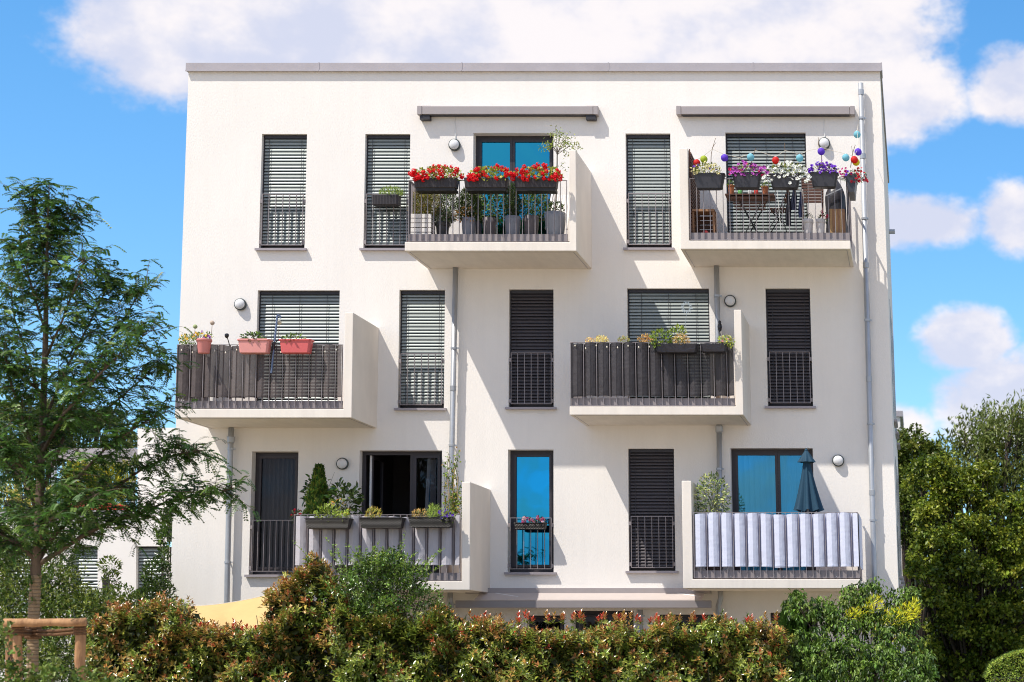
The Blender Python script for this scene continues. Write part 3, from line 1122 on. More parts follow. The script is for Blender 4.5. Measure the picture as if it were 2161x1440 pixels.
def pot(label, px, w_px, pyt, y, m, zf=None, pyb=None, slope=.72, rim=True, group=None, name='plant_pot'):
    c = P(px, pyt, y)
    r1 = w_px / 2 / ppm(y)
    z1 = c.z
    z0 = zf if zf is not None else P(0, pyb, y).z
    t = thing(name, label, 'pot', (c.x, y, z0), group)
    r0 = r1 * slope
    h = z1 - z0
    pr = [(r0 * .94, 0), (r0, .01)]
    if rim:
        pr += [(r1 * .90, h * .80), (r1 * .91, h * .81), (r1, h * .82), (r1, h * .98), (r1 * .97, h), (r1 * .88, h), (r1 * .87, h * .86)]
    else:
        for k in range(1, 6):
            u = k / 5
            pr.append((r0 + (r1 - r0) * math.sin(u * math.pi / 2), h * u))
        pr += [(r1 * .93, h), (r1 * .90, h * .88)]
    MB().lathe((c.x, y, z0), pr, 20, cap1=False).build('shell', m, t, True)
    MB().lathe((c.x, y, z0), [(r1 * .89, h * .88), (.002, h * .90)], 20, cap0=False).build('soil', SOIL, t)
    return dict(t=t, c=Vector((c.x, y, z1)), r=r1, z0=z0, z1=z1)


# ------------------------------------------------------------------ flowers
FM = {}


def flower_mesh(kind, col, mid=None):
    k = (kind, col)
    if k in FM:
        return FM[k]
    r3 = random.Random(len(FM))
    b = MB()
    if kind == 'cluster':
        for i in range(26):
            z = r3.uniform(-.45, 1)
            a = r3.uniform(0, 6.28)
            s = math.sqrt(1 - z * z)
            n = Vector((s * math.cos(a), s * math.sin(a), z))
            u = n.orthogonal().normalized()
            v = n.cross(u)
            rr = .030
            p = n * rr * r3.uniform(.8, 1.05)
            w = r3.uniform(.011, .016)
            rot = r3.uniform(0, 6.28)
            pts = [p + (u * math.cos(rot + q * math.pi * .4) + v * math.sin(rot + q * math.pi * .4)) * w * (1 if q % 2 else .8) + n * .004 for q in range(5)]
            b.add([p] + pts, [(0, 1, 2), (0, 2, 3), (0, 3, 4), (0, 4, 5), (0, 5, 1)])
    else:
        n = 10
        rr = .028
        for q in range(n):
            a = 2 * math.pi * q / n
            r = rr * (1.0 if q % 2 == 0 else .80)
            if kind == 'star':
                r = rr * (1.0 if q % 2 == 0 else .5)
            b.v.append((r * math.cos(a), r * math.sin(a), .010 if q % 2 == 0 else .006))
        for q in range(n):
            a = 2 * math.pi * q / n
            b.v.append((.008 * math.cos(a), .008 * math.sin(a), 0))
        b.v.append((0, 0, -.014))
        for q in range(n):
            j = (q + 1) % n
            b.f.append((q, j, n + j, n + q))
            b.m.append(0)
            b.f.append((n + q, n + j, 2 * n))
            b.m.append(1)
    me = bpy.data.meshes.new('flower')
    me.from_pydata(b.v, [], b.f)
    me.materials.append(mat('petal_%d' % len(FM), col, .55, transl=.3, isl=.12 if kind == 'cluster' else 0, spec=.3))
    if kind != 'cluster':
        me.materials.append(mat('throat_%d' % len(FM), mid or col, .6))
        me.polygons.foreach_set('material_index', b.m)
    FM[k] = me
    return me


def small_plant(name, label, cat, box, leaf, flowers=(), base=None, group=None, stems=0, material=None, habit=.4, six=False):
    """box = x0,x1,y0,y1,z0,z1 ; leaf = (n, length, width, colours) ; flowers = [(mesh, n, scale, (box or None))]"""
    x0, x1, y0, y1, z0, z1 = box
    t = thing(name, label, cat, ((x0 + x1) / 2, (y0 + y1) / 2, z0), group)
    n, ln, wd, cols = leaf
    c = np.array([(x0 + x1) / 2, (y0 + y1) / 2, z0 + (z1 - z0) * .35])
    r = np.array([(x1 - x0) / 2, (y1 - y0) / 2, (z1 - z0) * .62])
    p, u = in_lobe(n, c, r, .3)
    p[:, 2] = np.maximum(p[:, 2], z0 - .02)
    ax = u * (1 - habit) + rng.normal(size=(n, 3)) * .5 + np.array([0, 0, habit])
    nr = unit(n) * .6 + np.array([0, -.4, .8])
    leaf_mesh('foliage', p, ax, nr, ln * rng.uniform(.6, 1.2, n), wd * rng.uniform(.7, 1.2, n), palette(n, cols), material or LEAF, parent=t, six=six)
    L = world_loc(t)
    for f in flowers:
        me, k, sc = f[0], f[1], f[2]
        bx = f[3] if len(f) > 3 and f[3] else (x0, x1, y0, y1, z0 + (z1 - z0) * .2, z1)
        for i in range(k):
            s1, s2, s3 = random.random(), random.random(), random.random()
            x = bx[0] + (bx[1] - bx[0]) * s1
            dome = 1 - (2 * s1 - 1) ** 2 * .55
            z = bx[4] + (bx[5] - bx[4]) * dome * (s2 ** .75)
            front = 1 - (z - bx[4]) / max(.01, bx[5] - bx[4])
            y = bx[2] + (bx[3] - bx[2]) * (s3 * .5 * (1.4 - front) + .5 * (1 - front) * s3)
            y -= .02
            o = link('flower', me, t, Vector((x, y, z)) - L)
            if sc:
                s = sc * random.uniform(.75, 1.2)
                o.scale = (s, s, s * random.uniform(.85, 1.1))
            o.rotation_euler = (R(random.uniform(35, 95)), R(random.uniform(-25, 25)), R(random.uniform(-40, 40)))
    if stems:
        m = MB()
        for i in range(stems):
            a = Vector((random.uniform(x0 * .7 + x1 * .3, x0 * .3 + x1 * .7), (y0 + y1) / 2, z0 - .03))
            b = Vector((random.uniform(x0, x1), random.uniform(y0, y1), random.uniform(z0 + (z1 - z0) * .5, z1)))
            m.tube([a, a.lerp(b, .5) + Vector((0, 0, .02)), b], [.006, .004, .002], 5)
        m.build('stems', mat('green_stem', (0.09, 0.11, 0.04), .7), t)
    return t


def over(tr, px0, px1, pyt, pyb=None, yf=None, dz=.03):
    """box of a plant growing out of a trough, from pixel extents at the trough's front"""
    y = (tr['y0'] if yf is None else yf)
    a, b = P(px0, pyt, y).x, P(px1, pyt, y).x
    z1 = P(0, pyt, y).z
    z0 = P(0, pyb, y).z if pyb else tr['z1'] - dz
    return (a, b, tr['y0'] - .03, tr['y1'] + .02, z0, z1)


def patch(px0, px1, pyt, pyb, y, dy):
    a, b = P(px0, (pyt + pyb) / 2, y).x, P(px1, (pyt + pyb) / 2, y).x
    return (a, b, y - dy / 2, y + dy / 2, P(0, pyb, y).z, P(0, pyt, y).z)


GR = [(0.055, 0.11, 0.02), (0.08, 0.15, 0.03), (0.04, 0.08, 0.02)]
GRL = [(0.13, 0.20, 0.04), (0.18, 0.26, 0.06), (0.09, 0.15, 0.03)]
GRD = [(0.018, 0.04, 0.012), (0.03, 0.06, 0.018), (0.012, 0.025, 0.01)]
OLV = [(0.16, 0.20, 0.07), (0.22, 0.26, 0.10), (0.10, 0.13, 0.05)]
DRY = [(0.30, 0.20, 0.10), (0.36, 0.26, 0.14), (0.20, 0.15, 0.06)]

BLK = mat('dark_planter', (0.036, 0.030, 0.034), .55, var=.15, bump=.1, bscale=30)
BLK2 = mat('slate_planter', (0.036, 0.036, 0.045), .42, var=.1)
TRAY = mat('planter_tray', (0.012, 0.011, 0.012), .6)
RED = flower_mesh('cluster', (0.80, 0.012, 0.022))

# ---------------- balcony A : red geraniums
for i, (a, b, lab, spans) in enumerate([
        (871.5, 964, 'dark ribbed planter box, leftmost of the three with red geraniums', (866, 978)),
        (978, 1070.5, 'dark ribbed planter box, middle of the three with red geraniums', (986, 1083)),
        (1083.5, 1175, 'dark ribbed planter box, rightmost of the three with red geraniums', (1082, 1186))]):
    tr = trough('planter_box', lab, a, b, 374.5, 396, -1.73, .21, BLK, .02, group='planter boxes of the red geraniums', tray=TRAY, ribs=26)
    z0, z1 = tr['z1'] - .06, P(0, 347, -1.7).z
    bx = (P(spans[0], 370, -1.73).x, P(spans[1], 370, -1.73).x, tr['y0'] - .05, tr['y1'], z0, z1)
    small_plant('red_geranium', 'dense red flowering geraniums in the ' + ['left', 'middle', 'right'][i] + ' box of the top balcony', 'flower',
                (bx[0], bx[1], bx[2], bx[3], tr['z1'] - .03, z1 - .03), (420, .05, .05, [(0.16, 0.22, 0.05), (0.10, 0.16, 0.03), (0.22, 0.26, 0.08)]),
                [(RED, 52, 1.12, bx)], group='red geraniums on the top balcony', stems=10)

tr = trough('planter_box', 'small dark ribbed planter hung on the window guard beside the geraniums', 783.5, 840.5, 410, 432, -.25, .2, BLK, .012, ribs=16)
small_plant('herb_plant', 'low bright green herbs in the small planter on the window guard', 'plant', over(tr, 797, 850, 392), (700, .06, .010, GRL + [(0.10, 0.19, 0.05)]), habit=.8)

A = BAL['A']['zf']
CRW = mat('white_wood', (0.78, 0.74, 0.70), .7, var=.08)
x0, x1 = P(864, 470, -1.34).x, P(910, 470, -1.34).x
zt = P(0, 450, -1.34).z
t = thing('slatted_crate', 'white slatted wooden crate behind the left end of the geranium railing', 'crate', ((x0 + x1) / 2, -1.2, A))
for i in range(6):
    z = A + .02 + (zt - A - .02) * i / 6
    MB().box(x0, x1, -1.34, -1.325, z, z + (zt - A) / 6 * .80).build('slat_board', CRW, t)
    MB().box(x1 - .012, x1, -1.32, -1.06, z, z + (zt - A) / 6 * .80).build('slat_board', CRW, t)
    MB().box(x0, x0 + .012, -1.32, -1.06, z, z + (zt - A) / 6 * .80).build('slat_board', CRW, t)
for x in (x0 + .02, x1 - .05):
    MB().box(x, x + .03, -1.322, -1.30, A, zt - .01).build('post', CRW, t)
MB().box(x0 + .014, x1 - .014, -1.298, -1.08, A + .03, zt - .05).build('soil', SOIL, t)
small_plant('airy_shrub', 'airy brownish green shrub in the white slatted crate', 'shrub', patch(866, 930, 396, 455, -1.2, .3), (2600, .08, .010, [(0.13, 0.15, 0.04), (0.18, 0.14, 0.05), (0.09, 0.12, 0.03)]), habit=.6, stems=14)
small_plant('airy_shrub', 'feathery green shrub beside the airy brownish one behind the geranium railing', 'shrub', patch(925, 968, 398, 462, -1.0, .3), (1500, .06, .014, GRD + GR), habit=.5, stems=10)
PB = mat('blue_grey_pot', (0.24, 0.25, 0.29), .5, var=.12)
PBR = mat('brown_grey_pot', (0.13, 0.11, 0.115), .6, var=.15)
PDK = mat('charcoal_pot', (0.05, 0.05, 0.056), .6, var=.2)
pot('charcoal pot of grey lavender right of the white crate', 934, 30, 470, -1.15, PDK, A)
small_plant('lavender', 'dusky grey lavender in a charcoal pot behind the geranium railing', 'plant', patch(914, 956, 440, 474, -1.15, .3), (1300, .06, .012, [(0.04, 0.09, 0.06), (0.10, 0.10, 0.11)]), habit=.7)
pot('blue grey round pot under the small dark conifer', 989, 29, 461, -1.2, PB, A, slope=.7, rim=False)
small_plant('potted_conifer', 'small dark conifer in a blue grey pot behind the geranium railing', 'conifer', patch(965, 1012, 394, 464, -1.15, .34), (2600, .06, .016, GRD + [(0.05, 0.07, 0.02)]), habit=.8, stems=6)
small_plant('dry_fern', 'dry orange leaves beside the small dark conifer', 'plant', patch(958, 1004, 438, 466, -1.28, .14), (70, .06, .03, [(0.42, 0.17, 0.04), (0.35, 0.20, 0.08)]), habit=.2)
pot('brown grey pot of the leggy green plant behind the geranium railing', 1033, 29, 461, -1.15, PBR, A, slope=.7, rim=False)
small_plant('leggy_plant', 'leggy green plant reaching between the left and middle geranium boxes', 'plant', patch(1008, 1062, 392, 464, -1.05, .34), (700, .07, .036, GRD + GR), habit=.3, stems=10)
pot('pale blue grey pot under the blackish upright conifer', 1082, 34, 458, -1.2, PB, A, slope=.7, rim=False)
small_plant('potted_conifer', 'blackish upright conifer in a pale blue grey pot, right of centre', 'conifer', patch(1062, 1098, 384, 462, -1.15, .3), (2800, .05, .016, GRD), habit=.8, stems=6)
pot('brown grey pot of the bushy olive shrub behind the geranium railing', 1121, 32, 457, -1.15, PBR, A, slope=.7, rim=False)
small_plant('potted_shrub', 'bushy olive green shrub behind the right geranium box', 'shrub', patch(1098, 1160, 398, 460, -1.0, .34), (1500, .055, .026, GRD + GR), habit=.3, stems=8)
pt = pot('large pale grey pot of the little standard tree at the balcony wall', 1171.5, 45, 450, -1.2, mat('pale_grey_pot', (0.33, 0.34, 0.37), .55, var=.08), A, slope=.68, rim=False)
small_plant('pot_underplanting', 'low dark green leaves at the foot of the little standard tree', 'plant', patch(1152, 1190, 424, 455, -1.2, .25), (160, .07, .035, GRD + GR), habit=.3)
# little standard tree
t = thing('standard_tree', 'slender potted standard tree with a sparse pale crown above the balcony wall', 'tree', pt['c'])
b0 = pt['c']
top = P(1176, 320, -1.2)
trunk = MB().tube([b0 - Vector((0, 0, .05)), b0.lerp(top, .5) + Vector((.012, 0, 0)), top], [.014, .012, .010], 8)
pos, axs = [], []
for (bx, by) in [(1150, 300), (1163, 280), (1172, 268), (1184, 276), (1200, 282), (1213, 288), (1222, 300), (1140, 312), (1226, 312), (1195, 300), (1210, 330), (1157, 308)]:
    e = P(bx, by, -1.2 + random.uniform(-.25, .25))
    m1 = top.lerp(e, .5) + Vector((0, 0, .06))
    trunk.tube([top - Vector((0, 0, random.uniform(0, .08))), m1, e], [.006, .004, .002], 5)
    for k in range(30):
        u = random.uniform(.35, 1.05)
        q = (top.lerp(m1, u * 2) if u < .5 else m1.lerp(e, u * 2 - 1)) + Vector((random.gauss(0, .028), random.gauss(0, .03), random.gauss(-.015, .028)))
        pos.append(q)
for k in range(16):
    q = P(1183, 340, -1.2).lerp(P(1196, 352, -1.2), random.random()) + Vector((random.gauss(0, .03), 0, random.gauss(-.03, .05)))
    pos.append(q)
trunk.build('trunk', mat('grey_bark', (0.17, 0.14, 0.11), .85, var=.3), t)
n = len(pos)
leaf_mesh('crown', np.array(pos), unit(n) + np.array([0, 0, -.2]), unit(n), rng.uniform(.035, .055, n), rng.uniform(.016, .024, n), palette(n, OLV + GRL), LEAF, parent=t)
# folded white chair behind
t = thing('folding_chair', 'folded white garden chair leaning behind the large grey pot', 'chair', P(1180, 480, -.6))
for i in range(5):
    a, b = P(1158 + i * 8, 478, -.7), P(1170 + i * 7, 412, -.35)
    MB().beam(a, b, .035, .012, (0, 1, 0)).build('slat_board', CRW, t)
MB().beam(P(1152, 484, -.74), P(1166, 408, -.34), .03, .03).build('leg', CRW, t)
MB().beam(P(1196, 484, -.74), P(1204, 408, -.34), .03, .03).build('leg', CRW, t)

# ---------------- balcony B : petunias and lanterns
PET = [
    (1463, 1528, 365, 397, 'slate tapered planter of the pale yellow flowers', 'pale yellow and cream starry flowers in the leftmost slate planter', (1458, 1523, 338, 370),
     [(flower_mesh('star', (0.86, 0.80, 0.42), (0.5, 0.35, 0.02)), 34, 1.0), (flower_mesh('star', (0.85, 0.82, 0.66), (0.6, 0.45, 0.05)), 12, 1.0), (flower_mesh('trumpet', (0.16, 0.05, 0.42), (0.02, 0.01, 0.05)), 4, .9)]),
    (1544, 1606, 363, 396, 'slate tapered planter of the pink and magenta petunias', 'pink and magenta petunias with dark throats, second planter from the side wall', (1539, 1622, 341, 372),
     [(flower_mesh('trumpet', (0.52, 0.10, 0.50), (0.10, 0.005, 0.09)), 44, 1.05), (flower_mesh('trumpet', (0.40, 0.04, 0.40), (0.05, 0.0, 0.05)), 16, 1.0), (flower_mesh('trumpet', (0.62, 0.02, 0.12), (0.2, 0.0, 0.03)), 12, 1.0)]),
    (1622.5, 1688, 366, 396, 'slate tapered planter almost hidden by white petunias', 'overflowing white petunias, the middle planter of the lantern balcony', (1610, 1709, 337, 388),
     [(flower_mesh('trumpet', (0.86, 0.87, 0.82), (0.30, 0.36, 0.10)), 105, 1.1)]),
    (1708, 1768, 363, 394, 'slate tapered planter of the violet petunias', 'deep violet petunias right of the white ones', (1707, 1772, 340, 366),
     [(flower_mesh('trumpet', (0.17, 0.035, 0.55), (0.03, 0.0, 0.08)), 46, 1.05), (flower_mesh('trumpet', (0.30, 0.09, 0.62), (0.05, 0.0, 0.1)), 16, 1.0)]),
]
for x0, x1, yt, yb, l1, l2, sp, fl in PET:
    tr = trough('planter_box', l1, x0, x1, yt, yb, -1.68, .22, BLK2, .05, rim=.02, group='slate planters of the lantern balcony')
    bx = (P(sp[0], yt, -1.68).x, P(sp[1], yt, -1.68).x, tr['y0'] - .06, tr['y1'], P(0, sp[3], -1.7).z, P(0, sp[2], -1.7).z)
    small_plant('petunia', l2, 'flower', (bx[0] + .03, bx[1] - .03, bx[2] + .03, bx[3], tr['z1'] - .02, bx[5] - .02), (300, .045, .024, [(0.06, 0.10, 0.025), (0.12, 0.16, 0.05), (0.17, 0.20, 0.07)]),
                [(f[0], f[1], f[2], bx) for f in fl], stems=8, group='petunias on the lantern balcony')
# end planter on the side rail
c0 = P(1796, 371, -1.35)
tr = dict(y0=-1.52, y1=-.75)
t = thing('planter_box', 'slate planter hung outside the right corner, seen end on', 'planter', (c0.x, -1.1, P(0, 408, -1.35).z), 'slate planters of the lantern balcony')
z0, z1 = P(0, 408, -1.5).z, P(0, 371, -1.5).z
xa, xb = BAL['B']['r1'] - .03, BAL['B']['r1'] + .15
prof = [(xa + .05, z0), (xb - .035, z0), (xb, z1 - .025), (xb + .01, z1 - .02), (xb + .01, z1), (xa - .01, z1), (xa - .01, z1 - .02), (xa, z1 - .025)]
n = 8
MB().add([(x, -1.60, z) for x, z in prof] + [(x, -.95, z) for x, z in prof],
         [tuple(range(n)), tuple(range(2 * n - 1, n - 1, -1))] + [((k + 1) % n, k, n + k, n + (k + 1) % n) for k in range(n)]).build('box', BLK2, t)
MB().box(xa + .01, xb - .01, -1.58, -.97, z1 - .01, z1 + .004).build('soil', SOIL, t)
bx = (P(1771, 371, -1.6).x, P(1830, 371, -1.6).x, -1.66, -1.0, P(0, 386, -1.6).z, P(0, 353, -1.6).z)
small_plant('petunia', 'trailing red and pink flowers spilling over the right corner of the lantern balcony', 'flower', (bx[0], bx[1], bx[2], bx[3], z1 - .03, bx[5] - .02),
            (260, .04, .022, GRD + GR),
            [(flower_mesh('cluster', (0.50, 0.008, 0.03)), 26, .55, (P(1795, 371, -1.6).x, bx[1], bx[2], bx[3], bx[4], bx[5])),
             (flower_mesh('trumpet', (0.55, 0.03, 0.22), (0.1, 0, 0.03)), 12, 1.0, (bx[0], P(1795, 371, -1.6).x, bx[2], bx[3], P(0, 374, -1.6).z, bx[5])),
             (flower_mesh('trumpet', (0.17, 0.035, 0.55), (0.03, 0.0, 0.08)), 12, 1.0, (P(1782, 371, -1.6).x, P(1800, 371, -1.6).x, bx[2], bx[3], P(0, 372, -1.6).z, bx[5] - .03)),
             (flower_mesh('trumpet', (0.62, 0.012, 0.04), (0.15, 0.0, 0.01)), 26, .8, (P(1793, 371, -1.6).x, bx[1], bx[2], bx[3], bx[4], bx[5]))],
            stems=10, group='petunias on the lantern balcony')

LAN = {'red': (0.80, 0.035, 0.03), 'lime': (0.55, 0.66, 0.06), 'violet': (0.20, 0.08, 0.72), 'light blue': (0.30, 0.68, 0.78), 'yellow': (0.80, 0.72, 0.05)}
LL = [(1470.4, 344.2, -1.35, 'red', 'red paper lantern half hidden by the pale yellow flowers'), (1485.4, 336.4, -1.4, 'lime', 'lime green paper lantern above the pale yellow flowers'),
      (1529, 333.5, -1.62, 'violet', 'violet paper lantern between the first two slate planters'), (1584, 332, -1.62, 'light blue', 'light blue paper lantern above the pink petunias'),
      (1637, 338.7, -1.62, 'red', 'red paper lantern left of the white petunias, before the blind'), (1687.6, 334, -1.62, 'light blue', 'light blue paper lantern right above the white petunias'),
      (1733, 320, -1.62, 'violet', 'violet paper lantern just below the wall lamp'), (1785, 333, -1.62, 'light blue', 'turquoise paper lantern right of the violet petunias'),
      (1803, 337.4, -1.62, 'red', 'red paper lantern overlapping a yellow one at the right corner'), (1806.6, 342.6, -1.5, 'yellow', 'yellow paper lantern half behind the red one at the corner'),
      (1811, 321, -1.45, 'violet', 'violet paper lantern beside the long downpipe'), (1808.8, 284.3, -.6, 'light blue', 'light blue paper lantern hanging highest, at the long downpipe')]
LM = {}
for px, py, y, cname, lab in LL:
    c = P(px, py, y)
    t = thing('paper_lantern', lab, 'lantern', c, 'paper lanterns on the string')
    b = MB()
    prof = []
    nn = 18
    for i in range(nn + 1):
        a = math.pi * (.06 + .88 * i / nn)
        rr = .064 * math.sin(a) * (1 + (.025 if i % 2 else -.02))
        prof.append((rr, -.062 * math.cos(a)))
    b.lathe(c, prof, 20, cap0=False, cap1=False)
    b.build('paper_shade', mat('lantern_' + cname, LAN[cname], .65, transl=.45, var=.06), t, True)
    MB().lathe(c + Vector((0, 0, .058)), [(.013, 0), (.016, .004), (.016, .012), (.006, .016)], 10).build('cap', WHITE, t)
t = thing('light_string', 'thin pale string carrying the paper lanterns along the balcony', 'string', P(1640, 330, -1.6))
b = MB()
TW = [(1503, 314), (1507, 300), (1595, 317), (1657, 305), (1700, 315), (1730, 300), (1800, 325), (1806, 310)]
path = [P(1470, 338, -1.35), P(1485, 329, -1.4), P(1503, 315, -1.62), P(1529, 326, -1.62), P(1560, 333, -1.62), P(1584, 324, -1.62), P(1595, 318, -1.62), P(1637, 331, -1.62), P(1657, 318, -1.62),
        P(1688, 326, -1.62), P(1706, 318, -1.62), P(1733, 312, -1.62), P(1785, 325, -1.62), P(1803, 330, -1.62), P(1811, 313, -1.45), P(1809, 277, -.6), P(1811, 262, -.3)]
b.tube(path, .0035, 4)
b.build('cord', mat('pale_cord', (0.6, 0.55, 0.45), .8), t)
TWM = mat('twig', (0.16, 0.10, 0.06), .9)
TWS = [([(1500, 352), (1501, 325), (1504, 312), (1510, 292)], 'forked twig standing in the pale yellow flowers', [(1503, 313), (1511, 301)]),
       ([(1584, 352), (1590, 326), (1595, 313)], 'bent twig standing in the pink petunias', None),
       ([(1656, 345), (1657, 320), (1655.5, 302)], 'straight twig standing in the white petunias', None),
       ([(1734, 350), (1734, 330), (1727, 305), (1728, 290)], 'curved twig standing in the violet petunias', None),
       ([(1795, 354), (1799, 325), (1805, 306)], 'dark twig with side shoots at the right corner planter', [(1799, 322), (1797, 308)])]
for pts, lab, fork in TWS:
    t = thing('twig', lab, 'twig', P(pts[0][0], pts[0][1], -1.6), 'twigs holding the lantern string')
    b = MB().tube([P(x, y, -1.6) for x, y in pts], [.007, .006, .005, .004][:len(pts)], 6)
    if fork:
        b.tube([P(x, y, -1.6) for x, y in fork], [.005, .003], 5)
    b.build('stick', TWM, t)

ZB_ = BAL['B']['zf']
BW = mat('dark_brown_wood', (0.13, 0.055, 0.035), .65, var=.4, vscale=8, stretch=(1, 1, 6))
LW = mat('light_brown_wood', (0.36, 0.19, 0.10), .7, var=.35, vscale=8)
METD = mat('black_metal', (0.02, 0.022, 0.026), .45)
# slatted panel on the side wall
xi = BAL['B']['xi']
t = thing('wood_trellis', 'dark brown slatted wood trellis against the inner side wall of the lantern balcony', 'trellis', (xi + .03, -.8, ZB_))
zt = P(0, 316, -1.35).z
n = 24
for i in range(n):
    z = ZB_ + .03 + (zt - ZB_ - .06) * i / n
    MB().box(xi + .025, xi + .042, -1.38, -.15, z, z + (zt - ZB_) / n * .62).build('slat_board', BW, t)
for y in (-1.38, -.76, -.2):
    MB().box(xi + .005, xi + .024, y, y + .05, ZB_, zt).build('post', BW, t)
# crate
x0, x1 = P(1461, 470, -1.36).x, P(1508, 470, -1.36).x
zt = P(0, 441, -1.36).z
t = thing('wooden_crate', 'open brown slatted crate on its side behind the left balusters', 'crate', ((x0 + x1) / 2, -1.15, ZB_))
hz = zt - ZB_
for z in (ZB_ + .005, zt - .045):
    MB().box(x0, x1, -1.37, -1.35, z, z + .04).build('slat_board', LW, t)
for k in range(5):
    y = -1.345 + k * .085
    MB().box(x0, x1, y, y + .07, ZB_ + .047, ZB_ + .06).build('slat_board', LW, t)
    MB().box(x0, x1, y, y + .07, zt - .015, zt - .002).build('slat_board', LW, t)
for k in range(6):
    z = ZB_ + .06 + (hz - .08) * k / 6
    MB().box(x1 - .012, x1 - .001, -1.34, -.93, z, z + (hz - .08) / 6 * .7).build('slat_board', LW, t)
    MB().box(x0 + .001, x0 + .012, -1.34, -.93, z, z + (hz - .08) / 6 * .7).build('slat_board', LW, t)
    MB().box(x0 + .014, x1 - .014, -.945, -.93, z, z + (hz - .08) / 6 * .8).build('slat_board', BW, t)
for x in (x0 + .0005, x1 - .0345):
    MB().box(x, x + .034, -1.349, -1.33, ZB_ + .046, zt - .046).build('post', LW, t)
xc = x0 + (x1 - x0) * .55
t = thing('rolled_blanket', 'dark red rolled blanket inside the open crate', 'blanket', (xc, -1.15, ZB_ + .07))
MB().lathe((xc, -1.28, ZB_ + .13), [(.06, -.3), (.065, -.15), (.065, 0), (.05, .01)], 12, 'Y').build('roll', mat('dark_red_cloth', (0.22, 0.015, 0.02), .9), t, True)
# folding table
zt = P(0, 409.5, -.9).z
xa, xb = P(1530, 409, -.9).x, P(1634, 409, -.9).x
t = thing('folding_table', 'dark brown slatted folding table with crossed metal legs', 'table', ((xa + xb) / 2, -.65, ZB_))
for k in range(7):
    y = -.92 + k * .075
    MB().box(xa, xb, y, y + .062, zt - .018, zt).build('slat_board', BW, t)
for k in range(5):
    z = zt - .04 - k * .048
    MB().box(xa + .10 + k * .018, xb - .12 - k * .012, -.90 + k * .02, -.885 + k * .02, z - .036, z).build('slat_board', BW, t)
for y in (-.86, -.46):
    for u, v in ((.24, .80), (.80, .24)):
        MB().tube([(xa + (xb - xa) * u, y, zt - .02), (xa + (xb - xa) * v, y, ZB_)], .011, 6).build('leg', METD, t)
    MB().tube([(xa + .1, y, zt - .025), (xb - .1, y, zt - .025)], .010, 6).build('frame_rail', METD, t)
# folding chair
t = thing('folding_chair', 'black metal folding chair right of the slatted folding table', 'chair', P(1650, 484, -.8))
xa, xb = P(1626, 440, -.8).x, P(1664, 440, -.8).x
zs = P(0, 443, -.8).z
for k in range(5):
    MB().box(xa + k * .062, xa + k * .062 + .05, -.95, -.60, zs - .012, zs).build('slat_board', BW, t)
for y in (-.94, -.61):
    MB().tube([(xa - .05, y, zs - .4), (xa + .12, y, zs - .15), (xb + .02, y, zs + .36)], .010, 6).build('leg', METD, t)
    MB().tube([(xb + .04, y, ZB_), (xb - .1, y, zs - .2), (xa + .03, y, zs - .014)], .010, 6).build('leg', METD, t)
for k in range(3):
    z = zs + .16 + k * .075
    MB().beam((xb - .05 + k * .024, -.95, z), (xb - .05 + k * .024, -.60, z), .05, .01).build('slat_board', BW, t)
TER = mat('terracotta', (0.46, 0.16, 0.07), .8, var=.15)
ztb = zt = P(0, 409.5, -.9).z
p1 = pot('terracotta pot at the left end of the folding table', 1543, 14.5, 391.5, -.8, TER, ztb)
small_plant('table_plant', 'small dark plant in the left terracotta pot', 'plant', patch(1536, 1551, 382, 394, -.8, .12), (90, .05, .02, GRD + GR))
p1 = pot('terracotta pot at the right end of the folding table', 1614, 16, 394, -.8, TER, ztb)
small_plant('table_plant', 'small green plant in the right terracotta pot', 'plant', patch(1604, 1625, 385, 397, -.8, .14), (110, .05, .02, GR))
for px, cc, lab in ((1562, (0.12, 0.35, 0.10), 'small green glass jar on the folding table'), (1583, (0.55, 0.56, 0.55), 'small pale jar in the middle of the folding table'), (1596, (0.5, 0.04, 0.03), 'small red jar near the right end of the folding table')):
    c = P(px, 409.5, -.82)
    t = thing('jar', lab, 'jar', (c.x, -.82, ztb), 'jars on the folding table')
    MB().lathe((c.x, -.82, ztb), [(.035, 0), (.04, .01), (.04, .075), (.028, .09), (.030, .092), (.030, .105)], 12).build('body', mat('jar_' + str(px), cc, .3), t, True)
# drying rack with clothes
t = thing('drying_rack', 'white wire drying rack behind the balusters under the white petunias', 'rack', P(1675, 484, -.95))
for y in (-1.05, -.8):
    MB().tube([P(1648, 486, y), P(1640, 400, y), P(1694, 400, y), P(1700, 486, y)], .006, 6).build('frame_wire', WHITE, t)
for k in range(5):
    px = 1652 + k * 9
    MB().tube([P(px, 401, -1.07), P(px, 401, -.78)], .003, 5).build('drying_wire', WHITE, t)


def garment(label, px, pyt, pyb, w, col, y=-1.08):
    t = thing('garment', label, 'clothing', P(px, pyt, y), 'clothes drying on the rack')
    a, b = P(px, pyt, y), P(px, pyb, y)
    hw = w / 2 / ppm(y)

    def fn(u, v):
        s = hw * (.35 + .65 * min(1, v * 2.2)) * (1 - .25 * max(0, v - .7))
        ang = (u * 2 - 1)
        return (a.x + ang * s + .01 * math.sin(v * 6), y - .03 * math.cos(ang * 1.57) - .012 * math.sin(u * 19 + v * 3), a.z + (b.z - a.z) * v)
    MB().grid(fn, 14, 10).build('cloth', mat('cloth_' + label[:8], col, .9, var=.2, transl=.05), t, True)


garment('near-black garment hanging longest on the rack', 1663, 407, 478, 12, (0.010, 0.011, 0.022))
garment('dark navy garment in the middle of the rack', 1675, 397, 444, 13, (0.012, 0.018, 0.05))
garment('navy garment at the right of the rack', 1689, 405, 460, 9, (0.02, 0.03, 0.09))
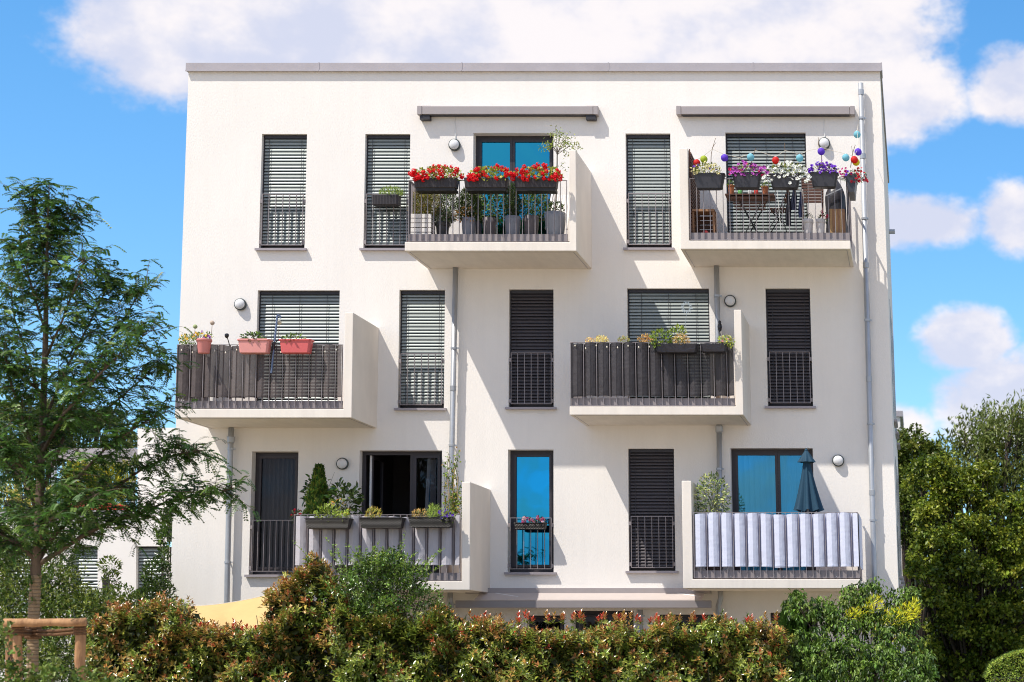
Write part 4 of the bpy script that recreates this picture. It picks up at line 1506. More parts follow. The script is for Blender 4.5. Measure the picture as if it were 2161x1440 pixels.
# wooden chair back
t = thing('folded_chair', 'folded reddish brown slatted chair leaning behind the violet petunias', 'chair', P(1715, 484, -.5))
for k in range(9):
    pa, pb = P(1692, 378 + k * 6, -.45), P(1738, 378 + k * 6, -.45)
    MB().beam(pa, pb, .045, .035).build('slat_board', BW, t)
for px in (1694, 1736):
    MB().beam(P(px, 486, -.42), P(px, 376, -.42), .03, .03).build('leg', BW, t)
# covered grill
c = P(1764, 440, -.75)
t = thing('covered_grill', 'kettle grill under a black cover in the right corner of the lantern balcony', 'grill', (c.x, -.75, ZB_))
zt = P(0, 379, -.75).z
prof = []
hh = zt - ZB_ - .12
for i in range(15):
    u = i / 14
    rr = .20 * (1 - .12 * math.sin(u * 3)) if u < .7 else .20 * (.89 - ((u - .7) / .3) ** 1.6 * .70)
    prof.append((rr, .12 + hh * u))
b = MB().lathe((c.x, -.75, ZB_), prof, 28)
for i, v in enumerate(b.v):
    an = math.atan2(v[1] + .75, v[0] - c.x)
    k = 1 + .05 * math.sin(an * 7 + v[2] * 5) + .03 * math.sin(an * 13 - v[2] * 9)
    b.v[i] = (c.x + (v[0] - c.x) * k, -.75 + (v[1] + .75) * k, v[2])
b.build('cover', mat('black_tarp', (0.030, 0.028, 0.034), .38, bump=.5, bscale=9), t, True)
for an in (.5, 2.6, 4.7):
    MB().tube([(c.x + .15 * math.cos(an), -.75 + .15 * math.sin(an), ZB_ + .2), (c.x + .19 * math.cos(an), -.75 + .19 * math.sin(an), ZB_)], .012, 6).build('leg', METD, t)
MB().beam(P(1742, 414, -.98), P(1776, 398, -.98), .012, .02).build('strap', GALV, t)
# tartan box
x0, x1 = P(1751, 460, -1.3).x, P(1783, 460, -1.3).x
zt = P(0, 441, -1.3).z
t = thing('wooden_box', 'brown striped wooden box at the right corner of the lantern balcony', 'box', ((x0 + x1) / 2, -1.2, ZB_))
n = 6
for k in range(n):
    a = x0 + (x1 - x0) * k / n
    mm = LW if k % 2 else mat('honey_wood', (0.50, 0.30, 0.13), .7, var=.3)
    MB().box(a, a + (x1 - x0) / n * .96, -1.30, -1.285, ZB_ + .01, zt).build('board', mm, t)
    MB().box(a, a + (x1 - x0) / n * .96, -1.05, -1.035, ZB_ + .01, zt).build('board', mm, t)
for x in (x0, x1 - .012):
    MB().box(x, x + .012, -1.284, -1.051, ZB_ + .01, zt - .005).build('board', LW, t)
MB().box(x0 + .014, x1 - .014, -1.283, -1.052, ZB_ + .002, ZB_ + .02).build('base', BW, t)
WP = mat('white_pot', (0.66, 0.63, 0.62), .5, var=.05)
pot('white bucket pot, left of the two on the lantern balcony floor', 1705, 23, 464, -1.3, WP, ZB_, slope=.7)
pot('white bucket pot with pink flowers, right of the two on the balcony floor', 1731, 21, 463.5, -1.3, WP, ZB_, slope=.7)
small_plant('pink_flower', 'pink flowers in the right white pot on the lantern balcony', 'flower', patch(1727, 1748, 447, 467, -1.28, .16), (50, .05, .03, GRD + GR),
            [(flower_mesh('cluster', (0.62, 0.02, 0.10)), 6, .75)])
small_plant('grassy_plant', 'dark trailing plant in the left white pot', 'plant', patch(1697, 1716, 452, 467, -1.3, .14), (60, .06, .012, GRD), habit=.6)

# ---------------- balcony C : pink planters
PK1 = mat('pale_pink_plastic', (0.72, 0.30, 0.27), .5, var=.05)
PK2 = mat('coral_plastic', (0.66, 0.125, 0.125), .5, var=.05)
PK3 = mat('rose_plastic', (0.70, 0.25, 0.23), .5, var=.05)
p = pot('pale coral pot of pansies hooked over the left of the railing', 431, 32, 716, -1.64, PK3, pyb=746.5, slope=.72)
YEL = flower_mesh('trumpet', (0.80, 0.50, 0.03), (0.25, 0.10, 0.0))
LIL = flower_mesh('trumpet', (0.38, 0.14, 0.50), (0.10, 0.02, 0.2))
small_plant('pansy', 'yellow and purple pansies in the coral pot', 'flower', patch(411, 448, 701, 719, -1.64, .22), (110, .05, .025, GR + GRL), [(YEL, 14, .8), (LIL, 12, .7)], stems=5)
tr = trough('planter_box', 'pale pink tapered planter, left of the two on the brown screened balcony', 501, 567.5, 715, 745, -1.70, .2, PK1, .03, rim=.03)
small_plant('strawberry_plant', 'low green leaves in the pale pink planter', 'plant', over(tr, 505, 558, 701), (150, .06, .04, GR + GRD), [(flower_mesh('star', (0.8, 0.78, 0.7), (0.6, .45, .05)), 3, .5)], habit=.4)
tr = trough('planter_box', 'coral red tapered planter, right of the two on the brown screened balcony', 589, 655, 715.5, 745, -1.70, .2, PK2, .03, rim=.03)
small_plant('strawberry_plant', 'low green leaves with white blossoms in the coral red planter', 'plant', over(tr, 591, 646, 705), (110, .06, .04, GR), [(flower_mesh('star', (0.8, 0.78, 0.7), (0.6, .45, .05)), 9, .55)], habit=.3)
small_plant('yellow_flower', 'yellow flowers at the left corner of the brown screened balcony', 'flower', patch(380, 416, 706, 728, -1.35, .3), (200, .05, .025, GRL + GR), [(YEL, 12, .75)], stems=6)
for px, py, rr, cc, lab, y in ((412, 689.5, 4.6, (0.36, 0.42, 0.20), 'green ball on a stick at the left corner of the pink planter balcony', -1.4),
                               (448, 681.6, 4.8, (0.50, 0.40, 0.32), 'beige ball on a stick above the pansy pot', -1.6),
                               (589.5, 681, 4.6, (0.66, 0.58, 0.42), 'cream ball on a stick behind the blue pole', -1.5)):
    c = P(px, py, y)
    t = thing('ball_stake', lab, 'ornament', (c.x, y, P(0, 720, y).z), 'balls on sticks')
    MB().ball(c, rr / ppm(y), 14, 10).build('ball', mat('ball_%d' % px, cc, .8, bump=.6, bscale=80), t, True)
    MB().tube([c, P(px - 3, 724, y)], .004, 5).build('stick', TWM, t)
c = P(478.5, 709, -1.58)
t = thing('solar_lamp', 'little black solar lamp on a bent stem between the pink pots', 'lamp', P(485, 727, -1.52))
MB().lathe(c, [(.012, -.04), (.030, -.02), (.036, .005), (.034, .03), (.02, .04)], 14).build('head', mat('lamp_black', (0.012, 0.013, 0.018), .25), t, True)
MB().tube([c + Vector((.01, 0, -.03)), P(482, 720, -1.55), P(485, 731, -1.5)], .008, 6).build('stem', METD, t)
t = thing('parasol_pole', 'slim blue grey pole leaning through the railing between the pink planters', 'pole', P(572, 788, -1.58))
BLU = mat('blue_steel', (0.13, 0.17, 0.27), .4, metal=.3)
a, b = P(585.5, 665, -1.56), P(572.5, 788, -1.56)
MB().tube([a, b], .016, 10).build('tube', BLU, t)
MB().tube([P(578.5, 722, -1.56), P(576.5, 738, -1.56)], .028, 10).build('clamp', METD, t)
MB().tube([a, a + Vector((.05, .01, -.02)), a + Vector((.045, .01, -.06))], .016, 8).build('hook', BLU, t)
MB().tube([P(578, 728, -1.56), P(588, 716, -1.5)], .008, 6).build('lever', METD, t)


def bulbs(label, key, py, n, seed, xa=0.0, xb=1.0):
    B = BAL[key]
    r4 = random.Random(seed)
    x0, x1 = B['r0'] + (B['r1'] - B['r0']) * xa, B['r0'] + (B['r1'] - B['r0']) * xb
    z = P(0, py, -1.52).z
    t = thing('string_lights', label, 'lights', ((x0 + x1) / 2, -1.52, z))
    pts, bl = [], []
    for i in range(n * 2 + 1):
        x = x0 + (x1 - x0) * i / (2 * n)
        zz = z - .05 * abs(math.sin(i * .55)) + r4.uniform(-.012, .012)
        pts.append((x, -1.525, zz))
        if i % 2:
            bl.append((x, -1.532, zz - .02))
    MB().tube(pts, .0022, 4).build('cord', mat('lamp_black'), t)
    for q in bl:
        MB().lathe(q, [(.003, .02), (.009, .008), (.011, -.004), (.004, -.014)], 8).build('bulb', mat('bulb_white', (0.85, 0.80, 0.66), .3), t)


bulbs('string of little white bulbs along the brown screened railing', 'C', 735, 15, 1)
bulbs('string of little cream bulbs along the left of the black screened railing', 'D', 726, 8, 2, 0, .52)

# ---------------- balcony D : wrapped planters
FO = mat('black_foil', (0.02, 0.018, 0.025), .35, bump=.8, bscale=14)
tr = trough('planter_box', 'long planter wrapped in black foil on the black screened railing', 1382, 1472, 724.5, 744, -1.72, .21, FO, .03, group='foil wrapped planters')
small_plant('leafy_plant', 'bright green leafy plant at the left of the long foil wrapped planter', 'plant', over(tr, 1368, 1418, 692), (170, .085, .034, GRL + GR), habit=.5, stems=6)
small_plant('dry_plant', 'withered pinkish brown plant at the right of the long foil wrapped planter', 'plant', over(tr, 1417, 1453, 703), (320, .05, .012, DRY + [(0.42, 0.32, 0.24)]), habit=.5, stems=8)
small_plant('leafy_plant', 'tall green shoots behind the withered plant', 'plant', patch(1414, 1448, 689, 716, -1.45, .15), (70, .085, .034, GRL), habit=.5, stems=5)
small_plant('dry_plant', 'orange brown dry plant behind the black screened railing', 'plant', patch(1346, 1378, 706, 724, -1.36, .2), (260, .045, .014, DRY + [(0.42, 0.24, 0.10)]), habit=.6)
small_plant('dry_plant', 'olive tuft behind the middle of the black screened railing', 'plant', patch(1303, 1329, 711, 724, -1.36, .2), (220, .04, .012, OLV + [(0.25, 0.18, 0.12)]), habit=.6)
small_plant('dry_plant', 'cream rounded tuft behind the left of the black screened railing', 'plant', patch(1256, 1283, 709, 724, -1.36, .2), (360, .04, .012, [(0.50, 0.40, 0.22), (0.60, 0.50, 0.30), (0.36, 0.32, 0.14)]), habit=.7)
small_plant('dry_plant', 'low cream tuft left of the rounded one', 'plant', patch(1235, 1256, 713, 724, -1.36, .2), (120, .04, .012, [(0.50, 0.40, 0.22), (0.45, 0.30, 0.2)]), habit=.7)
tr = trough('planter_box', 'short planter wrapped in black foil beside the balcony wall', 1477, 1534, 724.5, 743, -1.72, .21, FO, .03, group='foil wrapped planters')
small_plant('daisy_plant', 'yellow green plant with pink daisies beside the balcony wall', 'flower', over(tr, 1512, 1549, 706), (150, .06, .022, GRL + [(0.28, 0.34, 0.06)]),
            [(flower_mesh('trumpet', (0.70, 0.24, 0.28), (0.6, 0.4, 0.1)), 6, .8)], habit=.5)
# wire sun on a stake
c = P(1449, 649, -1.3)
t = thing('sun_ornament', 'pale wire sunburst on a thin stake before the half shaded blind', 'ornament', P(1443, 712, -1.3))
SUNM = mat('pale_metal', (0.42, 0.46, 0.45), .35, metal=.6)
b = MB()
for k in range(18):
    a = 2 * math.pi * k / 18
    r0, r1 = .058, .058 + (.05 if k % 2 else .038)
    MB().beam(c + Vector((r0 * math.cos(a), 0, r0 * math.sin(a))), c + Vector((r1 * math.cos(a + .12), 0, r1 * math.sin(a + .12))), .012, .006, (0, 1, 0)).build('ray', SUNM, t)
b = MB().tube([c + Vector((.056 * math.cos(2 * math.pi * k / 24), 0, .056 * math.sin(2 * math.pi * k / 24))) for k in range(25)], .004, 5)
b.build('ring', SUNM, t)
MB().tube([c + Vector((0, 0, -.06)), P(1443, 724, -1.3)], .004, 5).build('stake', SUNM, t)
c = P(1519, 690, -.2)
t = thing('bird_figure', 'small black bird figure perched on the shaded downpipe', 'ornament', c)
MB().lathe(c, [(.006, -.10), (.03, -.06), (.042, 0), (.035, .04), (.022, .06), (.028, .085), (.018, .105), (.003, .115)], 12).build('body', mat('lamp_black'), t, True)
MB().beam(c + Vector((0, -.02, -.05)), c + Vector((.015, -.02, -.16)), .03, .012).build('tail', mat('lamp_black'), t)

# ---------------- balcony E : wicker planters
WK = mat('black_wicker', (0.016, 0.014, 0.015), .5, var=.2, vscale=40)
for a, b, yt, yb, lab in ((643, 737.5, 1093.5, 1116, 'black wicker planter, leftmost of three on the grey screened railing'),
                          (757, 849.5, 1092, 1114.5, 'black wicker planter, middle of three on the grey screened railing'),
                          (861, 954, 1091, 1113, 'black wicker planter, rightmost of three on the grey screened railing')):
    tr = trough('planter_box', lab, a, b, yt, yb, -1.73, .22, WK, .035, rim=.018, group='black wicker planters', rows=9)
    if a == 643:
        small_plant('leafy_plant', 'light green leafy plant in the left wicker planter', 'plant', over(tr, 662, 712, 1062, 1099), (190, .07, .03, GRL), habit=.4, stems=6)
        small_plant('leafy_plant', 'yellow green tuft at the right of the left wicker planter', 'plant', over(tr, 714, 733, 1078), (90, .06, .025, GRL + [(0.3, 0.35, 0.07)]), habit=.5)
    elif a == 757:
        small_plant('leafy_plant', 'yellowish flowering tuft in the middle wicker planter', 'plant', over(tr, 767, 801, 1069), (260, .05, .014, [(0.25, 0.26, 0.06), (0.32, 0.24, 0.08), (0.16, 0.2, 0.05)]), habit=.7, stems=6)
    else:
        small_plant('dry_plant', 'brown pink flowering tuft in the right wicker planter', 'plant', over(tr, 866, 900, 1073), (260, .045, .014, DRY + [(0.16, 0.2, 0.08)]), habit=.6, stems=5)
        small_plant('grass_tuft', 'fresh green upright grass in the right wicker planter', 'plant', over(tr, 898, 926, 1067), (320, .09, .008, [(0.16, 0.26, 0.07), (0.22, 0.32, 0.10)]), habit=.9)
        small_plant('pansy', 'dark violet pansies trailing at the end of the right wicker planter', 'flower', over(tr, 922, 956, 1074, 1100), (120, .05, .03, GRL),
                    [(flower_mesh('trumpet', (0.09, 0.03, 0.40), (0.3, 0.2, 0.02)), 22, .85)], habit=.2)
small_plant('red_flower', 'dark red flowers behind the left end of the grey screened railing', 'flower', patch(612, 642, 1076, 1100, -1.3, .2), (80, .05, .025, GRD), [(flower_mesh('cluster', (0.45, 0.01, 0.03)), 8, .7)])
E = BAL['E']['zf']
pot('charcoal pot of the tall evergreen behind the left wicker planter', 668, 44, 1180, -1.0, PDK, E)


def cone_shrub(name, label, cat, px, pyt, pyb, w, y, n, ln, wd, cols, zbase, tilt=0):
    t = thing(name, label, cat, (P(px, pyb, y).x, y, zbase))
    a, b = P(px, pyb, y), P(px + tilt, pyt, y)
    hw = w / 2 / ppm(y)
    u = rng.random(n) ** .8
    an = rng.uniform(0, 2 * math.pi, n)
    lump = 1 + .30 * np.sin(an * 2 + u * 13) + .22 * np.sin(an * 3 - u * 23 + 1)
    rr = hw * (1 - u) ** .75 * lump * rng.uniform(.6, 1.03, n) + .02
    c = np.array(a)[None] * (1 - u[:, None]) + np.array(b)[None] * u[:, None]
    p = c + np.stack([rr * np.cos(an), rr * np.sin(an), np.zeros(n)], 1)
    ax = np.stack([np.cos(an) * .55, np.sin(an) * .55, np.ones(n)], 1) + rng.normal(size=(n, 3)) * .3
    nr = np.stack([np.cos(an), np.sin(an), np.full(n, .3)], 1) + rng.normal(size=(n, 3)) * .35
    leaf_mesh('crown', p, ax, nr, ln * rng.uniform(.6, 1.2, n), wd * rng.uniform(.7, 1.2, n), palette(n, cols), SOFT_LEAF, parent=t)
    MB().tube([(a.x, y, zbase), b.lerp(a, .2)], [.018, .006], 6).build('trunk', mat('brown_bark', (0.11, 0.075, 0.05), .9, var=.3), t)
    return t


cone_shrub('potted_conifer', 'tall dark evergreen in a pot behind the left wicker planter', 'conifer', 668, 986, 1110, 52, -1.0, 4200, .075, .03, [(0.025, 0.075, 0.02), (0.055, 0.10, 0.025), (0.02, 0.045, 0.014), (0.09, 0.12, 0.03)], E, tilt=6)
pot('charcoal pot of the dark big-leaved plant beside the open window', 726, 40, 1180, -.8, PDK, E)
small_plant('big_leaved_plant', 'dark big-leaved plant spreading beside the open window', 'plant', patch(696, 760, 1014, 1092, -.9, .5), (190, .13, .085, [(0.018, 0.045, 0.016), (0.03, 0.065, 0.02), (0.05, 0.09, 0.03)]), habit=.1, stems=12, material=GLOSSY_LEAF, six=True)
small_plant('big_leaved_plant', 'dark leaves fanning out behind the tall evergreen', 'plant', patch(644, 702, 992, 1080, -.75, .4), (120, .11, .07, [(0.018, 0.045, 0.016), (0.03, 0.07, 0.02)]), habit=.1, stems=8, material=GLOSSY_LEAF, six=True)
small_plant('leafy_plant', 'pale green shoots with an orange bud before the big-leaved plant', 'plant', patch(690, 734, 1052, 1090, -1.25, .2), (90, .08, .03, GRL + [(0.35, 0.2, 0.06)]), habit=.5, stems=6)
# climber on bamboo canes
t = thing('climbing_plant', 'thin climbing plant on bamboo canes beside the balcony wall', 'plant', P(955, 1180, -1.1))
BAM = mat('bamboo', (0.42, 0.30, 0.15), .6, var=.2)
for p0, p1 in (((946, 1120), (948, 962)), ((950, 1120), (960, 985)), ((958, 1120), (944, 1010)), ((964, 1120), (966, 1005))):
    MB().tube([P(p0[0], p0[1], -1.1), P(p1[0], p1[1], -1.15)], .006, 6).build('cane', BAM, t)
pos = []
vine = MB()
for k in range(6):
    px = random.uniform(944, 968)
    q = [P(px, 1115, -1.1)]
    for j in range(7):
        px += random.uniform(-7, 7.5)
        px = min(max(px, 939), 976)
        q.append(P(px, 1100 - j * (20 + k), -1.1 + random.uniform(-.08, .08)))
    vine.tube(q, [.005] * 7 + [.002], 5)
    for j in range(len(q) - 1):
        for i in range(9):
            pos.append(q[j].lerp(q[j + 1], random.random()) + Vector((random.gauss(0, .02), random.gauss(0, .03), random.gauss(0, .02))))
for i in range(260):
    pos.append(P(random.gauss(962, 9), random.gauss(1062, 17), -1.05 + random.uniform(-.15, .1)))
vine.build('vine', mat('green_stem'), t)
n = len(pos)
leaf_mesh('foliage', np.array(pos), unit(n) + np.array([0, 0, -.3]), unit(n) + np.array([0, -1, .5]), rng.uniform(.04, .075, n), rng.uniform(.02, .035, n), palette(n, GR + GRL + [(0.2, 0.14, 0.05)]), LEAF, parent=t)

# ---------------- window c3 planter
tr = trough('planter_box', 'narrow black wicker planter on the guard of the blue glass window', 1085, 1151, 1103, 1117.5, -.27, .2, WK, .02, rim=.014, rows=5)
PINK = flower_mesh('cluster', (0.62, 0.10, 0.26))
PWH = flower_mesh('cluster', (0.80, 0.55, 0.62))
for a, b, s in ((1098, 1123, 'left'), (1125, 1147, 'right')):
    small_plant('pink_geranium', 'pink and white flowers on the ' + s + ' of the narrow wicker planter', 'flower', over(tr, a, b, 1088), (60, .04, .03, GRD + GR), [(PINK, 9, .7), (PWH, 5, .6)])

# ---------------- balcony F
Fz = BAL['F']['zf']
pot('grey pot of the variegated plant behind the white screen', 1505, 40, 1170, -1.05, PBR, Fz)
small_plant('variegated_plant', 'bushy grey green variegated plant left of the blue curtained door', 'plant', patch(1466, 1541, 996, 1100, -1.05, .55),
            (900, .075, .028, [(0.10, 0.16, 0.09), (0.22, 0.28, 0.17), (0.05, 0.09, 0.05), (0.34, 0.40, 0.26)]), habit=.15, stems=16, six=True)
# closed parasol
px, y = 1704, -1.15
zt, zb = P(0, 949, y).z, P(0, 1079, y).z
cx = P(1703, 1010, y).x
t = thing('closed_parasol', 'closed dark blue parasol standing before the right pane', 'parasol', (cx, y, Fz))
NAVY = mat('navy_canvas', (0.004, 0.044, 0.085), .8, var=.15, bump=.1)
n = 48
b = MB()
rows = 14
for j in range(rows + 1):
    v = j / rows
    rad = .045 + .165 * v ** 1.15
    for i in range(n):
        a = 2 * math.pi * i / n
        k = 1 + (.10 + .16 * v) * math.cos(a * 8) + .05 * v * math.cos(a * 3 + 1)
        sag = .02 * math.cos(a * 8) if j == rows else 0
        b.v.append((cx + rad * k * math.cos(a) + .012 * v, y + rad * k * math.sin(a), zt - .16 - (zt - .16 - zb) * v + sag))
for j in range(rows):
    for i in range(n):
        q = (i + 1) % n
        b.f.append((j * n + i, (j + 1) * n + i, (j + 1) * n + q, j * n + q))
        b.m.append(0)
b.build('canopy', NAVY, t, True)
b = MB()
for j in range(5):
    v = j / 4
    rad = .025 + .115 * v ** .9
    for i in range(n):
        a = 2 * math.pi * i / n
        k = 1 + .16 * v * math.cos(a * 8 + .3)
        b.v.append((cx + rad * k * math.cos(a), y + rad * k * math.sin(a), zt - .02 - .20 * v))
for j in range(4):
    for i in range(n):
        q = (i + 1) % n
        b.f.append((j * n + i, (j + 1) * n + i, (j + 1) * n + q, j * n + q))
        b.m.append(0)
b.build('top_flap', NAVY, t, True)
MB().tube([(cx, y, Fz), (cx, y, zt)], .02, 10).build('pole', mat('alu', (0.5, 0.5, 0.5), .4, metal=.5), t)
MB().lathe((cx, y, zt - .01), [(.03, -.02), (.032, 0), (.018, .015), (.012, .03)], 12).build('finial', NAVY, t)
MB().lathe((cx, y, Fz), [(.25, 0), (.25, .04), (.05, .07), (.04, .2)], 20).build('base', PDK, t)


# ------------------------------------------------------------------ curtains
def curtain(label, key, u0, u1, m, folds, y=.42, amp=.03, spread=0.0):
    x0, x1, z0, z1 = RECT[key]
    a, b = x0 + (x1 - x0) * u0, x0 + (x1 - x0) * u1
    t = thing('curtain', label, 'curtain', ((a + b) / 2, y, z0))
    ph = random.random() * 6

    def fn(u, v):
        xx = a + (b - a) * u
        if spread:
            xx = a + (b - a) * u + spread * (1 - v) * (u - 1)
        return (xx, y + amp * math.sin(u * folds * 6.283 + ph + .4 * math.sin(v * 2)) + .4 * amp * math.sin(u * folds * 13 + v), z0 + .03 + (z1 - z0) * v)
    MB().grid(fn, int(folds * 10), 6).build('drape', m, t, True)


CUW = mat('white_curtain', (0.78, 0.80, 0.82), .9, transl=.4)
CUG = mat('grey_voile', (0.20, 0.185, 0.185), .9, transl=.2, alpha=.92)
CUB = mat('blue_curtain', (0.12, 0.26, 0.38), .9, transl=.3)
curtain('sheer grey curtain behind the tall glass door left of the evergreen', 'c1', .05, .97, CUG, 9)
curtain('pale blue and white curtain gathered behind the right sash of the open window', 'c2', .80, .98, CUB, 5, spread=.12)
curtain('pale curtain strip beside the blue one in the open window', 'c2', .75, .80, CUW, 2, y=.46, spread=.1)
curtain('white curtain filling the blue glass door behind the parasol', 'c5', .02, .98, CUW, 14, amp=.022)
FLAG['house'] = False

# ================================================================== neighbouring walls
WWALL = mat('wing_plaster', (0.80, 0.76, 0.73), .92, var=.06, vscale=1.2, bump=.2, bscale=40, spec=.2)
YW = 2.0
wing = thing('garden_wing', 'low white wing with shuttered windows and a planted roof terrace behind the young tree', 'building', Q(180, 1300, YW) * Vector((1, 1, 0)))
zt = Q(0, 1092, YW).z
xl, xr = Q(-260, 1200, YW).x, Q(352, 1200, YW).x
wins = []
for a, b in ((-150, -95), (10, 66), (150, 206), (287, 350)):
    wins.append((Q(a, 1153, YW).x, Q(b, 1153, YW).x, Q(0, 1330, YW).z, Q(0, 1153, YW).z))
m = MB()
pierced_wall(m, xl, xr, -.2, zt, wins, YW, .3)
m.add([(xl, YW, zt), (xr, YW, zt), (xr, YW + 8, zt), (xl, YW + 8, zt)], [(0, 1, 2, 3)])
m.add([(xl, YW, -.2), (xl, YW, zt), (xl, YW + 8, zt), (xl, YW + 8, -.2)], [(0, 1, 2, 3)])
m.build('wall', WWALL, wing)
MB().box(xl - .03, Q(281, 1080, YW).x, YW - .05, YW + .35, zt, Q(0, 1077, YW).z).build('parapet_capping', ZINC, wing)
xa = Q(281, 1000, YW + .3).x
MB().box(xa, xr + .5, YW + .5, YW + 7.8, zt + .004, Q(0, 903, YW + .5).z).build('upper_wall', WWALL, wing)
for wi in wins:
    a, b, z0, z1 = wi
    o = MB().box(a, b, YW + .2, YW + .28, z0, z1).build('window', ANTH, wing)
    me = slat_mesh(b - a - .02, 46, SLAT)
    L = world_loc(o)
    n = int((z1 - z0 - .1) / .062)
    for i in range(n):
        link('blind_slat', me, o, Vector(((a + b) / 2, YW + .11, z1 - .06 - i * .062)) - L)
t = thing('terrace_canopy', 'grey metal canopy on a post on the roof terrace', 'canopy', Q(112, 1060, YW + 2.2))
MB().box(Q(104, 0, YW + 2.2).x, Q(284, 0, YW + 2.2).x, YW + 2.2, YW + 4.5, Q(0, 962, YW + 2.2).z, Q(0, 946, YW + 2.2).z).build('roof_sheet', ZINC, t)
MB().box(Q(108, 0, YW + 2.2).x, Q(116, 0, YW + 2.2).x, YW + 2.21, YW + 2.28, zt + .004, Q(0, 963, YW + 2.2).z).build('post', GALV, t)
MB().box(Q(276, 0, YW + 2.2).x, Q(282, 0, YW + 2.2).x, YW + 2.21, YW + 2.28, zt + .004, Q(0, 963, YW + 2.2).z).build('post', GALV, t)
t = thing('planter_box', 'long red planter on the roof terrace behind the young tree', 'planter', (Q(200, 1070, YW + .5).x, YW + .5, zt))
MB().bevbox(Q(131, 0, YW + .5).x, Q(262, 0, YW + .5).x, YW + .38, YW + .8, zt + .002, Q(0, 1064, YW + .5).z, .02).build('box', mat('red_plastic', (0.55, 0.03, 0.02), .45), t)
# far block on the right
YF = 20.0
t = thing('neighbour_building', 'narrow strip of a lower white building beyond the right corner', 'building', Q(1890, 1300, YF) * Vector((1, 1, 0)))
xa, xb, zz = Q(1700, 0, YF).x, Q(1899.5, 880, YF).x, Q(0, 880, YF).z
MB().box(xa, xb, YF, YF + 3, -.2, zz).build('wall', WWALL, t)
MB().box(xa, xb + .08, YF - .06, YF + 3, zz + .003, Q(0, 868, YF).z).build('parapet_capping', ZINC, t)
YG = 8.5
t = thing('neighbour_building', 'pale side wing stepping forward at the foot of the right corner', 'building', Q(1900, 1300, 17.0) * Vector((1, 1, 0)))
xb = Q(1910, 1200, 17.0).x
MB().box(Q(1860, 0, 17.0).x, xb, 17.0, 18.5, -.2, Q(0, 1060, 17.0).z).build('wall', WWALL, t)
MB().box(Q(1860, 0, 17.0).x, xb + .05, 16.95, 18.55, Q(0, 1060, 17.0).z + .003, Q(0, 1054, 17.0).z).build('parapet_capping', ZINC, t)

# ================================================================== planting
BARK = mat('bark', (0.15, 0.105, 0.07), .9, var=.45, vscale=14, bump=.5, bscale=30, stretch=(1, 1, .35))
BARKD = mat('dark_bark', (0.06, 0.042, 0.03), .9, var=.3, vscale=14)


def lobe_px(px, py, rx, ry, y, dep=None):
    c = Q(px, py, y)
    s = ppm(y)
    return np.array(c), np.array([rx / s, (dep if dep else (rx + ry) / 2 / s), ry / s])


def shrub(name, label, cat, lobes, leaf, base, cols, w=None, material=None, habit=(0, 0, .2), out=.8, group=None, six=False, shell=.5, per_m2=None,
          trunk_r=.04, clump=None, facing=.5, limbs=True, sub=0, subr=.46, wood=None, jit=.12, foliage='crown'):
    """lobes: (px,py,rx,ry,y[,depth]) ; leaf: (count per lobe area m2, length, width)"""
    base = Vector(base)
    t = thing(name, label, cat, base, group)
    P_, A_, N_, C_ = [], [], [], []
    dens, ln, wd = leaf
    tr = MB()
    cells = []
    for L in lobes:
        c, r = lobe_px(*L)
        if sub:
            for uu in unit(sub):
                if uu[2] < -.55:
                    uu[2] *= -.5
                cells.append((c + uu * r * random.uniform(.62, .95), r * subr * random.uniform(.75, 1.25) * np.array([1.15, 1, .8])))
        else:
            cells.append((c, r))
    for c, r in cells:
        area = 4 * math.pi * (r[0] * r[1] * r[2]) ** (2 / 3.)
        n = max(20, int(area * dens))
        if clump:                                      # leaves gathered in tufts
            k = max(4, int(n / clump[0]))
            cc, cu = in_lobe(k, c, r, shell)
            idx = rng.integers(0, k, n)
            p = cc[idx] + rng.normal(size=(n, 3)) * clump[1]
            u = cu[idx] * .6 + rng.normal(size=(n, 3)) * .5
            colk = palette(k, cols, w, jit)
            col = colk[idx] * (1 + rng.normal(size=(n, 1)) * .1)
        else:
            p, u = in_lobe(n, c, r, shell)
            col = palette(n, cols, w, jit)
        P_.append(p)
        ax = u * out + np.array(habit) + rng.normal(size=(n, 3)) * .45
        A_.append(ax)
        N_.append(u * facing + np.array([0, 0, .7]) + rng.normal(size=(n, 3)) * .4)
        C_.append(col)
        if limbs:
            cv = Vector(c)
            mid = base.lerp(cv, .55) + Vector((random.uniform(-.1, .1), random.uniform(-.1, .1), .12))
            tr.tube([base + Vector((random.uniform(-.05, .05), random.uniform(-.05, .05), 0)), mid, cv], [trunk_r, trunk_r * .6, trunk_r * .2], 6)
            for q in range(1 if sub else 4):
                e = Vector(c + unit(1)[0] * r * .85)
                tr.tube([mid.lerp(cv, random.uniform(.4, 1)), mid.lerp(e, .7), e], [trunk_r * .3, trunk_r * .2, trunk_r * .08], 5)
    p = np.concatenate(P_)
    n = len(p)
    leaf_mesh(foliage, p, np.concatenate(A_), np.concatenate(N_), ln * rng.uniform(.65, 1.25, n), wd * rng.uniform(.75, 1.2, n), np.clip(np.concatenate(C_), .003, .9), material or LEAF, parent=t, six=six)
    if limbs:
        tr.build('trunk', wood or BARKD, t, True)
    return t


# ------------------------------------------------------------------ photinia hedge
PG = [(0.070, 0.115, 0.024), (0.13, 0.18, 0.045), (0.034, 0.062, 0.016), (0.20, 0.24, 0.075)]
PR = [(0.24, 0.14, 0.065), (0.17, 0.125, 0.045), (0.28, 0.165, 0.085), (0.23, 0.095, 0.06)]
PRED = [(0.30, 0.035, 0.035), (0.27, 0.06, 0.045)]


